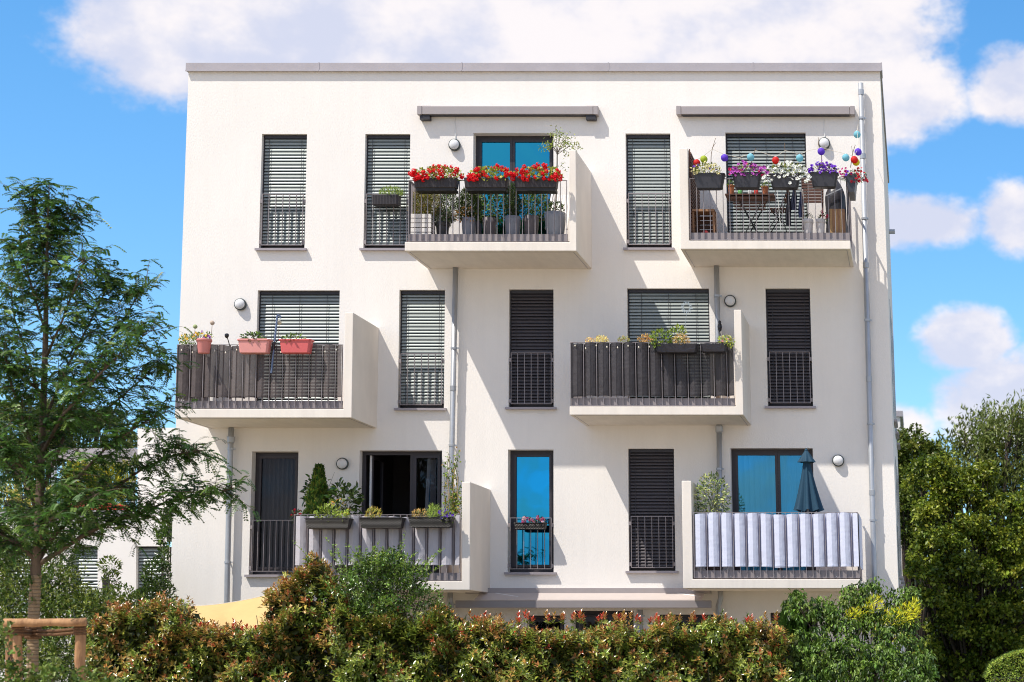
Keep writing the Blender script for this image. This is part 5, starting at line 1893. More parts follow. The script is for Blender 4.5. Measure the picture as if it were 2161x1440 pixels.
def photinia(name, label, cat, x0, x1, top, y0, y1, n_ros, red=.28, ln=.092, seed=1, lowz=.35, upright=0.0, base_px=None):
    """rosettes of glossy leaves over a trimmed block whose top follows top(px)"""
    g2 = np.random.default_rng(seed)
    ym = (y0 + y1) / 2
    t = thing(name, label, cat, (Q((x0 + x1) / 2, 1400, ym).x, ym, 0.0))
    px = g2.uniform(x0, x1, n_ros)
    tz = np.array([Q(0, top(v), y0).z for v in px])
    kind = g2.random(n_ros)
    X = np.array([Q(v, 0, y0).x for v in px])
    z = lowz + (tz - lowz) * g2.random(n_ros) ** .8
    bump = .10 * np.sin(X * 3.1 + z * 4) + .08 * np.sin(X * 7.3 - z * 6 + 1) + .06 * np.sin(X * 13 + z * 11)
    # the block tapers a little towards its top
    inset = .18 * np.clip((z - lowz) / (tz - lowz + 1e-6), 0, 1) ** 3
    Y = y0 + .12 + bump + inset + np.abs(g2.normal(0, .16, n_ros))
    top_sel = kind > .72
    Y[top_sel] = g2.uniform(y0 + .1, y1, top_sel.sum())
    z[top_sel] = (tz + .05 * np.sin(X * 9) + g2.normal(0, .05, n_ros))[top_sel] - .03
    D_ = np.stack([g2.normal(0, .35, n_ros), np.where(top_sel, -.1, -.75) + g2.normal(0, .25, n_ros), np.where(top_sel, 1.0, .45 + upright) + g2.normal(0, .2, n_ros)], 1)
    D_ /= np.linalg.norm(D_, axis=1, keepdims=True)
    patchy = .5 + .5 * np.sin(X * 2.3 + z * 3 + 1) * np.sin(X * 5.1 - z * 2.7)
    isred = g2.random(n_ros) < np.where(top_sel, red * 1.5, red) * (.35 + 1.3 * patchy)
    base = np.where(isred[:, None], palette(n_ros, PR, None, .15), palette(n_ros, PG, [.34, .3, .16, .2], .15))
    vr = g2.random(n_ros) < .015
    base[vr] = palette(int(vr.sum()), PRED, None, .1)
    k = 9
    C0 = np.stack([X, Y, z], 1)
    side = np.cross(D_, np.array([0, 0, 1.0]) + g2.normal(size=(n_ros, 3)) * .1)
    side /= np.linalg.norm(side, axis=1, keepdims=True)
    up = np.cross(side, D_)
    PP, AA, NN, CC, LL_ = [], [], [], [], []
    for j in range(k):
        a = j * 2.4 + g2.random(n_ros) * .8
        spread = .35 + .11 * j
        rad = side * np.cos(a)[:, None] + up * np.sin(a)[:, None]
        PP.append(C0 - D_ * (.012 * j))
        AA.append(D_ * (1.1 - .13 * j) + rad * spread)
        NN.append(D_ * .8 - rad * .4 + np.array([0, 0, .3]))
        mixg = np.clip((j - 3) / 5., 0, 1) * .8
        green = palette(n_ros, PG, None, .15)
        CC.append(base * (1 - mixg) + green * mixg)
        LL_.append(ln * (.6 + .07 * j) * g2.uniform(.75, 1.2, n_ros))
    L_ = np.concatenate(LL_)
    leaf_mesh('foliage', np.concatenate(PP), np.concatenate(AA), np.concatenate(NN), L_, L_ * .42, np.clip(np.concatenate(CC), .004, .9), GLOSSY_LEAF, parent=t, six=False)
    nc = int(n_ros * 3.2)
    cx = g2.uniform(x0, x1, nc)
    ctz = np.array([Q(0, top(v), y0).z for v in cx])
    cp = np.stack([(cx - VX) / ppm(y0), g2.uniform(y0 + .32, y1 - .05, nc), lowz * .6 + (ctz - lowz * .6 - .10) * g2.random(nc) ** .8], 1)
    leaf_mesh('inner_shade_foliage', cp, unit(nc), unit(nc), .15, .085, palette(nc, [(0.018, 0.028, 0.009), (0.028, 0.04, 0.011)]), LEAF, parent=t)  # inner leaves near black: shade of the hedge gaps put into their colour
    st = MB()
    for i in range(int((x1 - x0) / 9)):
        p0 = Q(random.uniform(x0, x1), 0, ym)
        b = Vector((p0.x, random.uniform(y0 + .3, y1 - .2), 0))
        e = Vector((p0.x + random.uniform(-.25, .25), random.uniform(y0 + .25, y1), Q(0, top(p0.x * ppm(ym) + VX), y0).z * random.uniform(.6, .86)))
        st.tube([b, b.lerp(e, .5) + Vector((random.uniform(-.08, .08), 0, 0)), e], [.016, .011, .005], 5)
    st.build('stems', BARKD, t)
    return t


def lerp_top(pts):
    xs, ys = [p[0] for p in pts], [p[1] for p in pts]
    return lambda v: float(np.interp(v, xs, ys)) + 8 * math.sin(v * .053) + 7 * math.sin(v * .19 + 1) + 5 * math.sin(v * .61)


photinia('photinia_hedge', 'long bronze and green photinia hedge in front of the extended awning', 'hedge', 890, 1665,
         lerp_top([(890, 1308), (1000, 1314), (1100, 1334), (1180, 1342), (1240, 1326), (1300, 1330), (1400, 1326), (1500, 1320), (1560, 1314), (1620, 1326), (1665, 1345)]), -4.9, -3.7, 4100, .33, seed=3)
photinia('photinia_hedge', 'bronze photinia hedge between the young tree and the yellow sun sail', 'hedge', 160, 600,
         lerp_top([(160, 1318), (230, 1296), (290, 1272), (330, 1282), (362, 1282), (392, 1330), (455, 1338), (520, 1338), (560, 1318), (600, 1290)]), -5.0, -3.8, 2400, .42, seed=4)
photinia('photinia_shrub', 'tall loose photinia with red tips before the grey screened balcony', 'shrub', 545, 735,
         lerp_top([(545, 1278), (560, 1244), (575, 1250), (590, 1212), (604, 1226), (618, 1200), (636, 1196), (648, 1172), (662, 1184), (676, 1225), (700, 1250), (735, 1290)]), -4.7, -3.8, 760, .48, ln=.105, seed=5, upright=.3)
photinia('photinia_hedge', 'darker green photinia under the tall green shrub', 'hedge', 690, 930,
         lerp_top([(690, 1285), (760, 1300), (850, 1310), (930, 1300)]), -4.95, -3.9, 1500, .14, seed=6)

# red shoots standing above the hedge
SH = []
for px in np.concatenate([rng.uniform(905, 1640, 64), rng.uniform(200, 560, 26)]):
    base = Q(px, 1324 if px > 880 else (1300 if px < 370 else 1345), -4.4 + rng.uniform(-.3, .4))
    SH.append((base, rng.uniform(.10, .22)))
st = thing('photinia_shoots', 'upright fresh red shoots standing out of the photinia hedge tops', 'shoots', (SH[0][0].x, -4.4, 0))
pp, aa, nn_, cc = [], [], [], []
sm = MB()
for b, h in SH:
    e = b + Vector((random.uniform(-.05, .05), random.uniform(-.05, .05), h))
    sm.tube([b - Vector((0, 0, .25)), e], [.004, .002], 5)
    redk = random.random() < .6
    for q in range(12):
        u = q / 11
        a = q * 2.4
        pp.append(b.lerp(e, .25 + .75 * u))
        aa.append(Vector((math.cos(a) * (1.0 - .45 * u), math.sin(a) * (1.0 - .45 * u), .45 + .6 * u)))
        nn_.append(Vector((math.cos(a) * -.4, math.sin(a) * -.4, .8)))
        c = np.array(random.choice(PRED if u > .45 and redk else (PR if u > .3 else PG)))
        cc.append(c)
n = len(pp)
leaf_mesh('foliage', np.array(pp), np.array(aa), np.array(nn_), rng.uniform(.065, .10, n), rng.uniform(.028, .04, n), np.array(cc), GLOSSY_LEAF, parent=st)
sm.build('stems', BARKD, st)
st['kind'] = 'stuff'

# ------------------------------------------------------------------ green shrub before the grey balcony
sh = [(800, 1235, 75, 62, -4.3), (760, 1270, 70, 55, -4.4), (850, 1275, 72, 50, -4.4), (815, 1205, 45, 45, -4.2), (735, 1235, 30, 40, -4.2), (865, 1240, 45, 40, -4.3), (800, 1300, 110, 45, -4.5), (780, 1190, 25, 30, -4.2), (830, 1180, 22, 30, -4.2)]
sb = shrub('green_shrub', 'bushy fresh green shrub with long shoots before the grey screened balcony', 'shrub', sh, (520, .055, .026), Q(805, 1430, -4.2) * Vector((1, 1, 0)),
           [(0.030, 0.070, 0.016), (0.06, 0.125, 0.03), (0.018, 0.042, 0.012), (0.11, 0.19, 0.055)], material=GLOSSY_LEAF, habit=(.0, -.15, .45), out=.7, shell=.3, clump=(9, .035), trunk_r=.012, sub=6)
pp, aa, nn_ = [], [], []
sm = MB()
for k in range(64):
    b = Q(random.gauss(802, 55), random.uniform(1190, 1255), -4.3 + random.uniform(-.25, .25))
    an = (b.x - Q(800, 0, -4.3).x) * .8
    e = b + Vector((an * .5 + random.uniform(-.12, .12), random.uniform(-.1, .1), random.uniform(.22, .60)))
    m1 = b.lerp(e, .5) + Vector((-an * .08, 0, .03))
    sm.tube([b, m1, e], [.006, .004, .0015], 5)
    for q in range(24):
        u = random.random()
        pp.append((b.lerp(m1, u * 2) if u < .5 else m1.lerp(e, u * 2 - 1)))
        aa.append(Vector((random.gauss(0, .7), random.gauss(0, .5), .55)))
        nn_.append(Vector((random.gauss(0, .4), -.4, .7)))
n = len(pp)
leaf_mesh('shoot_foliage', np.array(pp), np.array(aa), np.array(nn_), rng.uniform(.035, .06, n), rng.uniform(.016, .026, n), palette(n, [(0.08, 0.16, 0.03), (0.12, 0.20, 0.045)]), LEAF, parent=sb)
sm.build('shoots', mat('green_stem'), sb)['kind'] = 'stuff'

# ------------------------------------------------------------------ right hand planting
dw = [(1700, 1282, 45, 26, -3.6), (1742, 1302, 30, 24, -3.7), (1680, 1262, 22, 16, -3.6), (1735, 1280, 30, 18, -3.6), (1758, 1312, 26, 18, -3.7),
      (1800, 1258, 32, 20, -3.4), (1828, 1244, 28, 15, -3.3), (1848, 1232, 22, 11, -3.3), (1795, 1280, 26, 20, -3.5), (1775, 1284, 22, 10, -3.5), (1822, 1268, 18, 16, -3.5),
      (1890, 1262, 36, 18, -3.2), (1918, 1248, 22, 14, -3.2), (1905, 1280, 30, 16, -3.3), (1925, 1268, 20, 14, -3.3),
      (1790, 1325, 36, 22, -3.8), (1850, 1320, 46, 26, -3.6), (1880, 1305, 34, 20, -3.5), (1840, 1300, 34, 18, -3.5), (1918, 1318, 24, 18, -3.5),
      (1710, 1345, 40, 22, -4.1), (1670, 1372, 34, 18, -4.2), (1740, 1370, 46, 24, -4.2), (1790, 1372, 40, 24, -4.2), (1850, 1375, 50, 20, -4.2), (1680, 1395, 30, 16, -4.3), (1730, 1410, 50, 22, -4.3),
      (1790, 1415, 46, 26, -4.4), (1850, 1415, 50, 26, -4.4), (1900, 1400, 50, 24, -4.3), (1940, 1392, 34, 18, -4.2), (1920, 1430, 56, 24, -4.4), (1960, 1415, 26, 22, -4.2), (1690, 1440, 60, 24, -4.4), (1880, 1345, 40, 20, -3.8), (1925, 1350, 26, 16, -3.7), (1780, 1400, 60, 34, -3.4), (1860, 1400, 60, 34, -3.4), (1740, 1410, 50, 30, -3.5)]
shrub('dogwood_shrub', 'large dogwood with tiers of drooping leaves at the right corner', 'shrub', dw, (560, .078, .036), Q(1830, 1440, -3.8) * Vector((1, 1, 0)),
      [(0.060, 0.115, 0.022), (0.06, 0.125, 0.03), (0.10, 0.17, 0.05), (0.018, 0.042, 0.012)], material=LEAF, habit=(.0, -.25, -.85), out=.55, shell=.35, six=True, clump=(7, .03), trunk_r=.022, facing=.7)
yb = [(1846, 1276, 18, 16, -3.55, .3), (1800, 1300, 18, 12, -3.6, .3), (1822, 1292, 24, 12, -3.6, .3), (1888, 1306, 36, 18, -3.55, .3), (1915, 1294, 24, 18, -3.5, .3), (1928, 1282, 10, 16, -3.5, .2), (1905, 1350, 20, 14, -2.6), (1790, 1352, 12, 8, -2.6), (1870, 1330, 40, 30, -2.2)]
shrub('golden_conifer', 'bright yellow feathery conifer behind the dogwood', 'shrub', yb, (430, .085, .013), Q(1870, 1440, -2.3) * Vector((1, 1, 0)),
      [(0.62, 0.55, 0.04), (0.70, 0.62, 0.10), (0.42, 0.42, 0.04), (0.30, 0.36, 0.05)], material=SOFT_LEAF, habit=(.35, -.2, .7), out=.6, shell=.2, trunk_r=.02)


def ground_cone(label, px, pyt, w, y, n, cols, tilt=0):
    t = thing('cypress', label, 'conifer', Q(px, 1430, y) * Vector((1, 1, 0)))
    b = Q(px + tilt, pyt, y)
    a = Vector((Q(px, 0, y).x, y, 0))
    hw = w / 2 / ppm(y)
    u = rng.random(n) ** .85
    u = .35 + .65 * u
    an = rng.uniform(0, 2 * math.pi, n)
    lump = 1 + .18 * np.sin(an * 4 + u * 31) + .12 * np.sin(an * 7 - u * 43)
    rr = hw * np.clip((1 - u) / .55, 0, 1) ** .7 * lump * rng.uniform(.55, 1.05, n) + .015
    c = np.array(a)[None] * (1 - u[:, None]) + np.array(b)[None] * u[:, None]
    p = c + np.stack([rr * np.cos(an), rr * np.sin(an), np.zeros(n)], 1)
    ax = np.stack([np.cos(an) * .5, np.sin(an) * .5, np.ones(n)], 1) + rng.normal(size=(n, 3)) * .25
    nr = np.stack([np.cos(an), np.sin(an), np.full(n, .2)], 1) + rng.normal(size=(n, 3)) * .3
    leaf_mesh('crown', p, ax, nr, rng.uniform(.04, .08, n), rng.uniform(.014, .024, n), palette(n, cols), SOFT_LEAF, parent=t)
    MB().tube([a, a.lerp(b, .85)], [.04, .008], 7).build('trunk', BARKD, t)


CY = [(0.030, 0.075, 0.018), (0.045, 0.10, 0.022), (0.02, 0.05, 0.014)]
ground_cone('dark green cypress, the lower of two beside the dogwood', 1660, 1274, 56, -3.0, 7000, CY)
ground_cone('dark green cypress, the taller slim one beside the dogwood', 1681, 1252, 60, -2.9, 8000, CY)
ground_cone('dark green cypress low behind the dogwood foot', 1716, 1330, 60, -3.1, 5000, CY)

# ------------------------------------------------------------------ trees on the right
mt = [(1972, 1010, 52, 46, 13.0), (2017, 1060, 55, 50, 12.5), (1957, 1080, 42, 46, 12.5), (2067, 1030, 50, 44, 13.0), (2112, 1085, 52, 48, 13.0), (1967, 1150, 52, 46, 12.0), (2037, 1140, 60, 48, 12.0),
      (2097, 1160, 56, 44, 12.5), (2147, 1140, 50, 44, 12.5), (1952, 1215, 36, 36, 11.5), (2007, 1205, 50, 40, 11.5), (2067, 1225, 54, 40, 12.0), (2132, 1215, 52, 40, 12.3), (1967, 1265, 40, 30, 11.5), (2037, 1280, 50, 34, 12.0),
      (2107, 1285, 50, 36, 12.3), (2157, 1270, 40, 40, 12.5), (1997, 1320, 45, 34, 12.0), (2067, 1340, 54, 36, 12.5), (2137, 1345, 46, 36, 12.7), (1987, 980, 34, 22, 13.5), (2167, 1060, 40, 44, 14.0), (2207, 1180, 60, 60, 13.5), (2207, 1300, 60, 60, 13.5), (1992, 1390, 46, 40, 12.5), (2067, 1405, 54, 44, 12.9)]
shrub('maple_tree', 'broad yellow green tree right of the building', 'tree', mt, (330, .115, .075), Q(2050, 1430, 14.1) * Vector((1, 1, 0)),
      [(0.105, 0.15, 0.024), (0.16, 0.20, 0.038), (0.062, 0.10, 0.017), (0.032, 0.055, 0.012)], material=LEAF, habit=(-.1, -.35, -.1), out=.6, shell=.4, clump=(9, .06), trunk_r=.07, facing=.9, sub=7)
dk = [(1915, 935, 30, 40, 17), (1950, 960, 40, 34, 17), (1905, 985, 26, 40, 16.5), (1935, 1010, 40, 40, 16.5), (1975, 980, 28, 26, 17), (1925, 1070, 40, 50, 16.5), (1945, 1150, 50, 60, 16.5)]
shrub('dark_tree', 'dark green rounded tree just behind the right corner', 'tree', dk, (300, .13, .085), Q(1935, 1400, 17.2) * Vector((1, 1, 0)),
      [(0.035, 0.06, 0.014), (0.055, 0.085, 0.02), (0.09, 0.12, 0.03)], material=LEAF, habit=(0, -.2, .0), out=.7, shell=.4, clump=(9, .07), trunk_r=.07, facing=.9, sub=7)
wl = []
for px, py in ((2005, 960), (2035, 920), (2060, 950), (2080, 900), (2100, 930), (2130, 890), (2150, 930), (2160, 880), (2050, 1010), (2095, 990), (2140, 990), (2020, 1020), (2110, 1040), (2160, 1030), (2190, 920), (2190, 1000), (2075, 965), (2120, 960)):
    wl.append((px, py + 6, random.uniform(20, 32), random.uniform(36, 52), 24 + random.uniform(-1.5, 1.5)))
shrub('willow_tree', 'tall airy grey green tree behind the yellow green one', 'tree', wl, (150, .20, .055), Q(2100, 1380, 25) * Vector((1, 1, 0)),
      [(0.075, 0.105, 0.035), (0.11, 0.145, 0.06), (0.055, 0.08, 0.025)], material=LEAF, habit=(.15, -.1, .7), out=.4, shell=.2, clump=(10, .2), trunk_r=.13)
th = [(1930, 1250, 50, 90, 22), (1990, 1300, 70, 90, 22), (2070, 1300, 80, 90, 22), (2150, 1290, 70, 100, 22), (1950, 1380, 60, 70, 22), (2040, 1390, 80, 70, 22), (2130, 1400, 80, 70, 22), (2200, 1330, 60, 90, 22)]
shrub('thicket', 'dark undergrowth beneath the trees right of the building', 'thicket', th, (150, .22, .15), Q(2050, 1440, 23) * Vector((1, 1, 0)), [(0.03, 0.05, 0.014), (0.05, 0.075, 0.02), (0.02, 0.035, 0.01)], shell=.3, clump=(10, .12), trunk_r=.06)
fh = thing('clipped_hedge', 'low clipped light green hedge at the lower right edge', 'hedge', Q(2150, 1430, 1.0) * Vector((1, 1, 0)))
n = 16000
px = rng.uniform(2080, 2320, n)
X = (px - VX) / ppm(1.0)
zt = np.array([Q(0, float(np.interp(v, [2080, 2094, 2130, 2161, 2320], [1432, 1402, 1384, 1375, 1370])), 1.0).z for v in px])
u = rng.random(n)
tops = u > .55
z = np.where(tops, zt + rng.normal(0, .015, n), zt * rng.random(n))
Y = np.where(tops, rng.uniform(1.0, 2.6, n), 1.0 + np.abs(rng.normal(0, .05, n)))
leaf_mesh('foliage', np.stack([X, Y, z], 1), np.stack([rng.normal(0, .6, n), rng.normal(-.3, .5, n), np.full(n, .5)], 1), np.stack([rng.normal(0, .4, n), rng.normal(-.3, .4, n), np.full(n, .7)], 1),
          rng.uniform(.03, .055, n), rng.uniform(.016, .026, n), palette(n, [(0.16, 0.25, 0.06), (0.22, 0.30, 0.08), (0.09, 0.15, 0.035)], jit=.2), LEAF, parent=fh)
MB().box(Q(2100, 0, 1.0).x, Q(2320, 0, 1.0).x, 1.12, 2.5, 0, 1.15).build('branches', BARKD, fh)

# ------------------------------------------------------------------ left background planting
lb = [(20, 880, 40, 40, 16), (70, 900, 40, 36, 16), (120, 890, 44, 40, 17), (170, 905, 40, 34, 17), (220, 895, 40, 30, 17), (260, 925, 34, 30, 17), (30, 960, 50, 50, 16), (100, 970, 50, 44, 16), (-30, 930, 50, 60, 16), (180, 960, 44, 40, 17)]
shrub('background_tree', 'grey green broad tree behind the roof terrace', 'tree', lb, (230, .18, .07), Q(100, 1380, 17) * Vector((1, 1, 0)),
      [(0.055, 0.085, 0.03), (0.085, 0.115, 0.05), (0.04, 0.06, 0.02)], habit=(0, -.2, 0), clump=(9, .08), trunk_r=.07, facing=.9, sub=6)
bp = [(150, 1040, 22, 34, 2.6, .25), (180, 1020, 24, 46, 2.6, .25), (210, 1020, 24, 46, 2.6, .25), (238, 1022, 22, 44, 2.6, .25), (264, 1020, 16, 46, 2.6, .25), (150, 1000, 16, 22, 2.6, .2)]
shrub('terrace_bamboo', 'yellow green bamboo growing in the red terrace planter', 'plant', bp, (900, .11, .022), Q(200, 1068, 2.6),
      [(0.16, 0.19, 0.025), (0.22, 0.22, 0.03), (0.08, 0.12, 0.02)], habit=(0, -.2, .35), out=.6, shell=.2, trunk_r=.012)
bs = [(40, 1040, 40, 34, 2.9), (90, 1050, 28, 24, 2.9), (10, 1060, 34, 30, 2.9)]
shrub('terrace_shrub', 'pale yellowish shrub on the roof terrace left of the trunk', 'shrub', bs, (420, .08, .03), Q(50, 1075, 2.9), [(0.20, 0.22, 0.06), (0.10, 0.14, 0.03), (0.28, 0.27, 0.10)], trunk_r=.015)
ol = [(20, 1150, 55, 50, -2.2), (30, 1230, 70, 50, -2.6), (110, 1240, 60, 46, -2.6), (135, 1205, 34, 34, -2.4), (175, 1270, 36, 30, -2.6), (60, 1290, 80, 40, -2.9), (150, 1300, 80, 36, -2.9), (-20, 1190, 50, 70, -2.4), (110, 1140, 30, 24, -2.2),
      (215, 1280, 40, 30, -2.8), (60, 1110, 40, 22, -2.2), (50, 1370, 110, 60, -3.2), (150, 1380, 90, 60, -3.4), (0, 1340, 60, 50, -3.2)]
shrub('loose_shrub', 'loose willow-leaved shrubbery behind the young tree trunk', 'shrub', ol, (800, .085, .026), Q(90, 1430, -2.6) * Vector((1, 1, 0)),
      [(0.045, 0.085, 0.022), (0.075, 0.125, 0.035), (0.025, 0.05, 0.014), (0.13, 0.17, 0.05)], habit=(.1, -.25, .1), out=.6, shell=.2, clump=(9, .06), trunk_r=.018)
gs = [(330, 1215, 28, 36, -.6), (335, 1255, 34, 34, -.8), (310, 1270, 40, 26, -1.0), (345, 1180, 12, 24, -.6)]
shrub('dark_shrub', 'dark glossy shrub against the shuttered wing window', 'shrub', gs, (700, .07, .036), Q(330, 1430, -.8) * Vector((1, 1, 0)), [(0.03, 0.065, 0.018), (0.05, 0.09, 0.02), (0.02, 0.045, 0.014)], material=GLOSSY_LEAF, habit=(0, -.2, .4), shell=.3, trunk_r=.015)
gs = [(232, 1195, 22, 20, -1.0), (235, 1225, 16, 22, -1.0), (255, 1255, 30, 22, -1.2), (225, 1265, 26, 22, -1.4), (280, 1275, 36, 22, -1.4)]
shrub('standard_shrub', 'round topped little shrub between the two shuttered wing windows', 'shrub', gs, (520, .07, .032), Q(230, 1430, -1.0) * Vector((1, 1, 0)), [(0.06, 0.10, 0.025), (0.09, 0.13, 0.035), (0.035, 0.065, 0.02)], habit=(0, -.2, .3), shell=.3, trunk_r=.015)
t = thing('garden_post', 'dark square post between the two shuttered wing windows', 'post', Q(223, 1430, -.7) * Vector((1, 1, 0)))
MB().bevbox(Q(218, 0, -.7).x, Q(229, 0, -.7).x, -.75, -.65, 0, Q(0, 1222, -.7).z, .008).build('shaft', ANTH, t)
MB().lathe((Q(223.5, 0, -.7).x, -.7, Q(0, 1222, -.7).z), [(.06, 0), (.06, .01), (.03, .03), (.004, .04)], 8).build('cap', ANTH, t)
# climber at the house corner
iv = [(352, 1105, 8, 26, .4, .12), (345, 1140, 10, 30, .4, .12), (350, 1085, 6, 18, .4, .1), (338, 1120, 10, 12, .6, .1)]
shrub('ivy', 'strand of ivy climbing the wing wall beside the house corner', 'ivy', iv, (500, .07, .06), Q(350, 1430, 1.0) * Vector((1, 1, 0)), GRD + GR, habit=(0, -.3, -.5), shell=.2, trunk_r=.01)

# ------------------------------------------------------------------ yellow sun sail
t = thing('sun_sail', 'yellow orange sun sail sagging behind the hedge at the lower left', 'sail', Q(480, 1290, -2.6))
A1, A2, A3, A4 = Q(366, 1280, -1.6), Q(640, 1232, -1.6), Q(362, 1335, -3.2), Q(650, 1330, -3.2)


def sail(u, v):
    top = A1.lerp(A2, u)
    bot = A3.lerp(A4, u)
    p = top.lerp(bot, v)
    return p + Vector((0, +.10 * math.sin(math.pi * v), -.11 * math.sin(math.pi * u) * (1 - v * .3) - (.004 + .05 * v) * math.sin(u * 9 + v * 7) - .03 * v * math.sin(u * 23 - v * 5)))


MB().grid(sail, 28, 14).build('cloth', mat('yellow_canvas', (0.80, 0.56, 0.24), .8, var=.1, vscale=3, transl=.3, bump=.15, bscale=8), t, True)
MB().tube([sail(i / 20, 0) for i in range(21)], .008, 6).build('edge_cord', mat('pale_cord'), t)

# ------------------------------------------------------------------ the young tree
YT = -9.0
tb = Vector((Q(66, 0, YT).x, YT, 0))
tree = thing('young_tree', 'young feathery-leaved tree tied to wooden stakes at the left edge', 'tree', tb)
TP = [(66, 1560), (70, 1320), (74, 1240), (76, 1195), (80, 1130), (84, 1040), (88, 940), (92, 840), (96, 720), (98, 600), (100, 480), (104, 390)]
TR = [.066, .063, .062, .064, .052, .05, .045, .04, .035, .026, .016, .005]
tp = [Q(x, y, YT + .06 * math.sin(y * .02)) for x, y in TP]
wood = MB().tube(tp, TR, 12)


def trunk_at(py):
    for i in range(len(TP) - 1):
        if TP[i][1] >= py >= TP[i + 1][1]:
            u = (TP[i][1] - py) / (TP[i][1] - TP[i + 1][1])
            return tp[i].lerp(tp[i + 1], u), TR[i] + (TR[i + 1] - TR[i]) * u
    return tp[-1], TR[-1]


# main limbs: (start height px, [(px,py,dy)...])
LIMBS = [(1195, [(130, 1160, 0), (185, 1125, .1), (240, 1100, .2), (290, 1085, .3), (350, 1060, .2), (420, 1045, .1), (500, 1030, 0)]),
         (1190, [(120, 1120, .3), (170, 1080, .5), (230, 1040, .7), (300, 990, .6), (370, 960, .5), (420, 950, .4)]),
         (1185, [(40, 1150, -.2), (5, 1130, -.3), (-50, 1090, -.3)]),
         (1120, [(110, 1060, -.3), (160, 1010, -.5), (220, 950, -.5), (290, 900, -.4), (350, 870, -.3)]),
         (1090, [(55, 1020, .3), (20, 960, .5), (-20, 900, .5)]),
         (1050, [(120, 960, .2), (160, 860, .3), (210, 760, .4), (270, 660, .3), (310, 590, .2)]),
         (1000, [(60, 920, -.4), (30, 830, -.5), (0, 740, -.5), (-20, 670, -.4)]),
         (960, [(130, 880, -.5), (200, 800, -.6), (260, 740, -.5), (330, 690, -.4)]),
         (900, [(130, 800, .5), (180, 700, .6), (220, 620, .4), (230, 580, .3)]),
         (860, [(60, 760, .5), (30, 670, .5), (20, 590, .3)]),
         (760, [(130, 680, -.3), (160, 600, -.4), (180, 540, -.3)]),
         (700, [(70, 620, -.2), (50, 540, -.3), (40, 500, -.2)]),
         (600, [(120, 540, .1), (140, 480, .2), (150, 440, .2)]),
         (560, [(85, 500, .1), (75, 440, .1), (60, 400, .1)]),
         (1150, [(100, 1100, -.6), (150, 1070, -.9), (210, 1040, -1.0)]),
         (1140, [(50, 1100, .6), (0, 1060, .8)]),
         (940, [(150, 900, .6), (230, 860, .8), (300, 800, .7), (350, 740, .5)]),
         (1010, [(40, 980, -.7), (0, 940, -.8)]),
         (830, [(50, 800, -.6), (10, 760, -.7)])]
fr_p, fr_d, fr_n = [], [], []
for start, pts in LIMBS:
    s0, r0 = trunk_at(start)
    path = [s0] + [Q(x, y, YT + d) for x, y, d in pts]
    rr = max(.012, r0 * .55)
    rads = [rr * (1 - .85 * i / (len(path) - 1)) for i in range(len(path))]
    wood.tube(path, rads, 7)
    total = len(path) - 1
    ntw = total * (14 if start > 850 else 12)
    for k in range(ntw):
        u = .14 + .86 * (k + random.random()) / ntw
        f = u * total
        i = min(int(f), total - 1)
        b = path[i].lerp(path[i + 1], f - i)
        d = (path[i + 1] - path[i]).normalized()
        sd = Vector((random.gauss(0, 1), random.gauss(0, 1), random.gauss(.15, .7))).normalized()
        dr = (d * .35 + sd * 1.0 + Vector((0, 0, .18))).normalized()
        ln = random.uniform(.22, .62) * (1.15 - .40 * u)
        e = b + dr * ln + Vector((0, 0, -.06 * ln))
        wood.tube([b, b.lerp(e, .5) + Vector((0, 0, .02)), e], [.006, .004, .0018], 4)
        nf = 8
        for j in range(nf):
            v = .2 + .8 * j / (nf - 1)
            q = b.lerp(e, v)
            az = random.uniform(0, 6.283)
            fd = (dr * .45 + Vector((math.cos(az), math.sin(az), random.uniform(-.75, .75))) * .9).normalized()
            fr_p.append(q)
            fr_d.append(fd)
for k in range(70):                                   # leader
    py = random.uniform(370, 640)
    b, r_ = trunk_at(py)
    az = random.uniform(0, 6.283)
    d = Vector((math.cos(az), math.sin(az), random.uniform(-.2, .7))).normalized()
    w_ = .05 + .24 * min(1, (py - 360) / 220)
    e = b + d * w_ * random.uniform(.3, 1.1)
    wood.tube([b, e], [.005, .002], 4)
    for j in range(3):
        az2 = az + random.uniform(-1, 1)
        fr_p.append(b.lerp(e, .5 + .25 * j))
        fr_d.append(Vector((math.cos(az2), math.sin(az2), .1)).normalized())
fr_p, fr_d = np.array(fr_p), np.array(fr_d)
nf = len(fr_p)
fl = rng.uniform(.10, .23, nf)
NL = 8
PP, AA, NN, CC = [], [], [], []
frn = rng.normal(size=(nf, 3)) * .7
fcol = palette(nf, [(0.028, 0.075, 0.020), (0.042, 0.10, 0.026), (0.018, 0.048, 0.014), (0.080, 0.145, 0.045)], [.36, .28, .24, .12], .14)
sid = np.cross(fr_d, np.array([0, 0, 1.0]))
sid /= np.maximum(1e-6, np.linalg.norm(sid, axis=1, keepdims=True))
for j in range(NL):
    s = (j + .8) / NL
    droop = np.zeros((nf, 3))
    droop[:, 2] = -.42 * (s ** 1.8) * fl
    base = fr_p + fr_d * (s * fl)[:, None] + droop
    tang = fr_d + np.array([0, 0, -1.0]) * (.75 * s ** .8)
    for sg in (-1, 1):
        PP.append(base)
        AA.append(sid * sg + tang * .45 + np.array([0, 0, -.10]))
        NN.append(np.array([0, -.25, 1.0]) + frn)
        CC.append(fcol)
n = len(PP) * nf
leaf_mesh('crown', np.concatenate(PP), np.concatenate(AA), np.concatenate(NN), rng.uniform(.032, .050, n), rng.uniform(.019, .028, n), np.concatenate(CC), LEAF, parent=tree, fold=.05)
wood.build('trunk', BARK, tree, True)
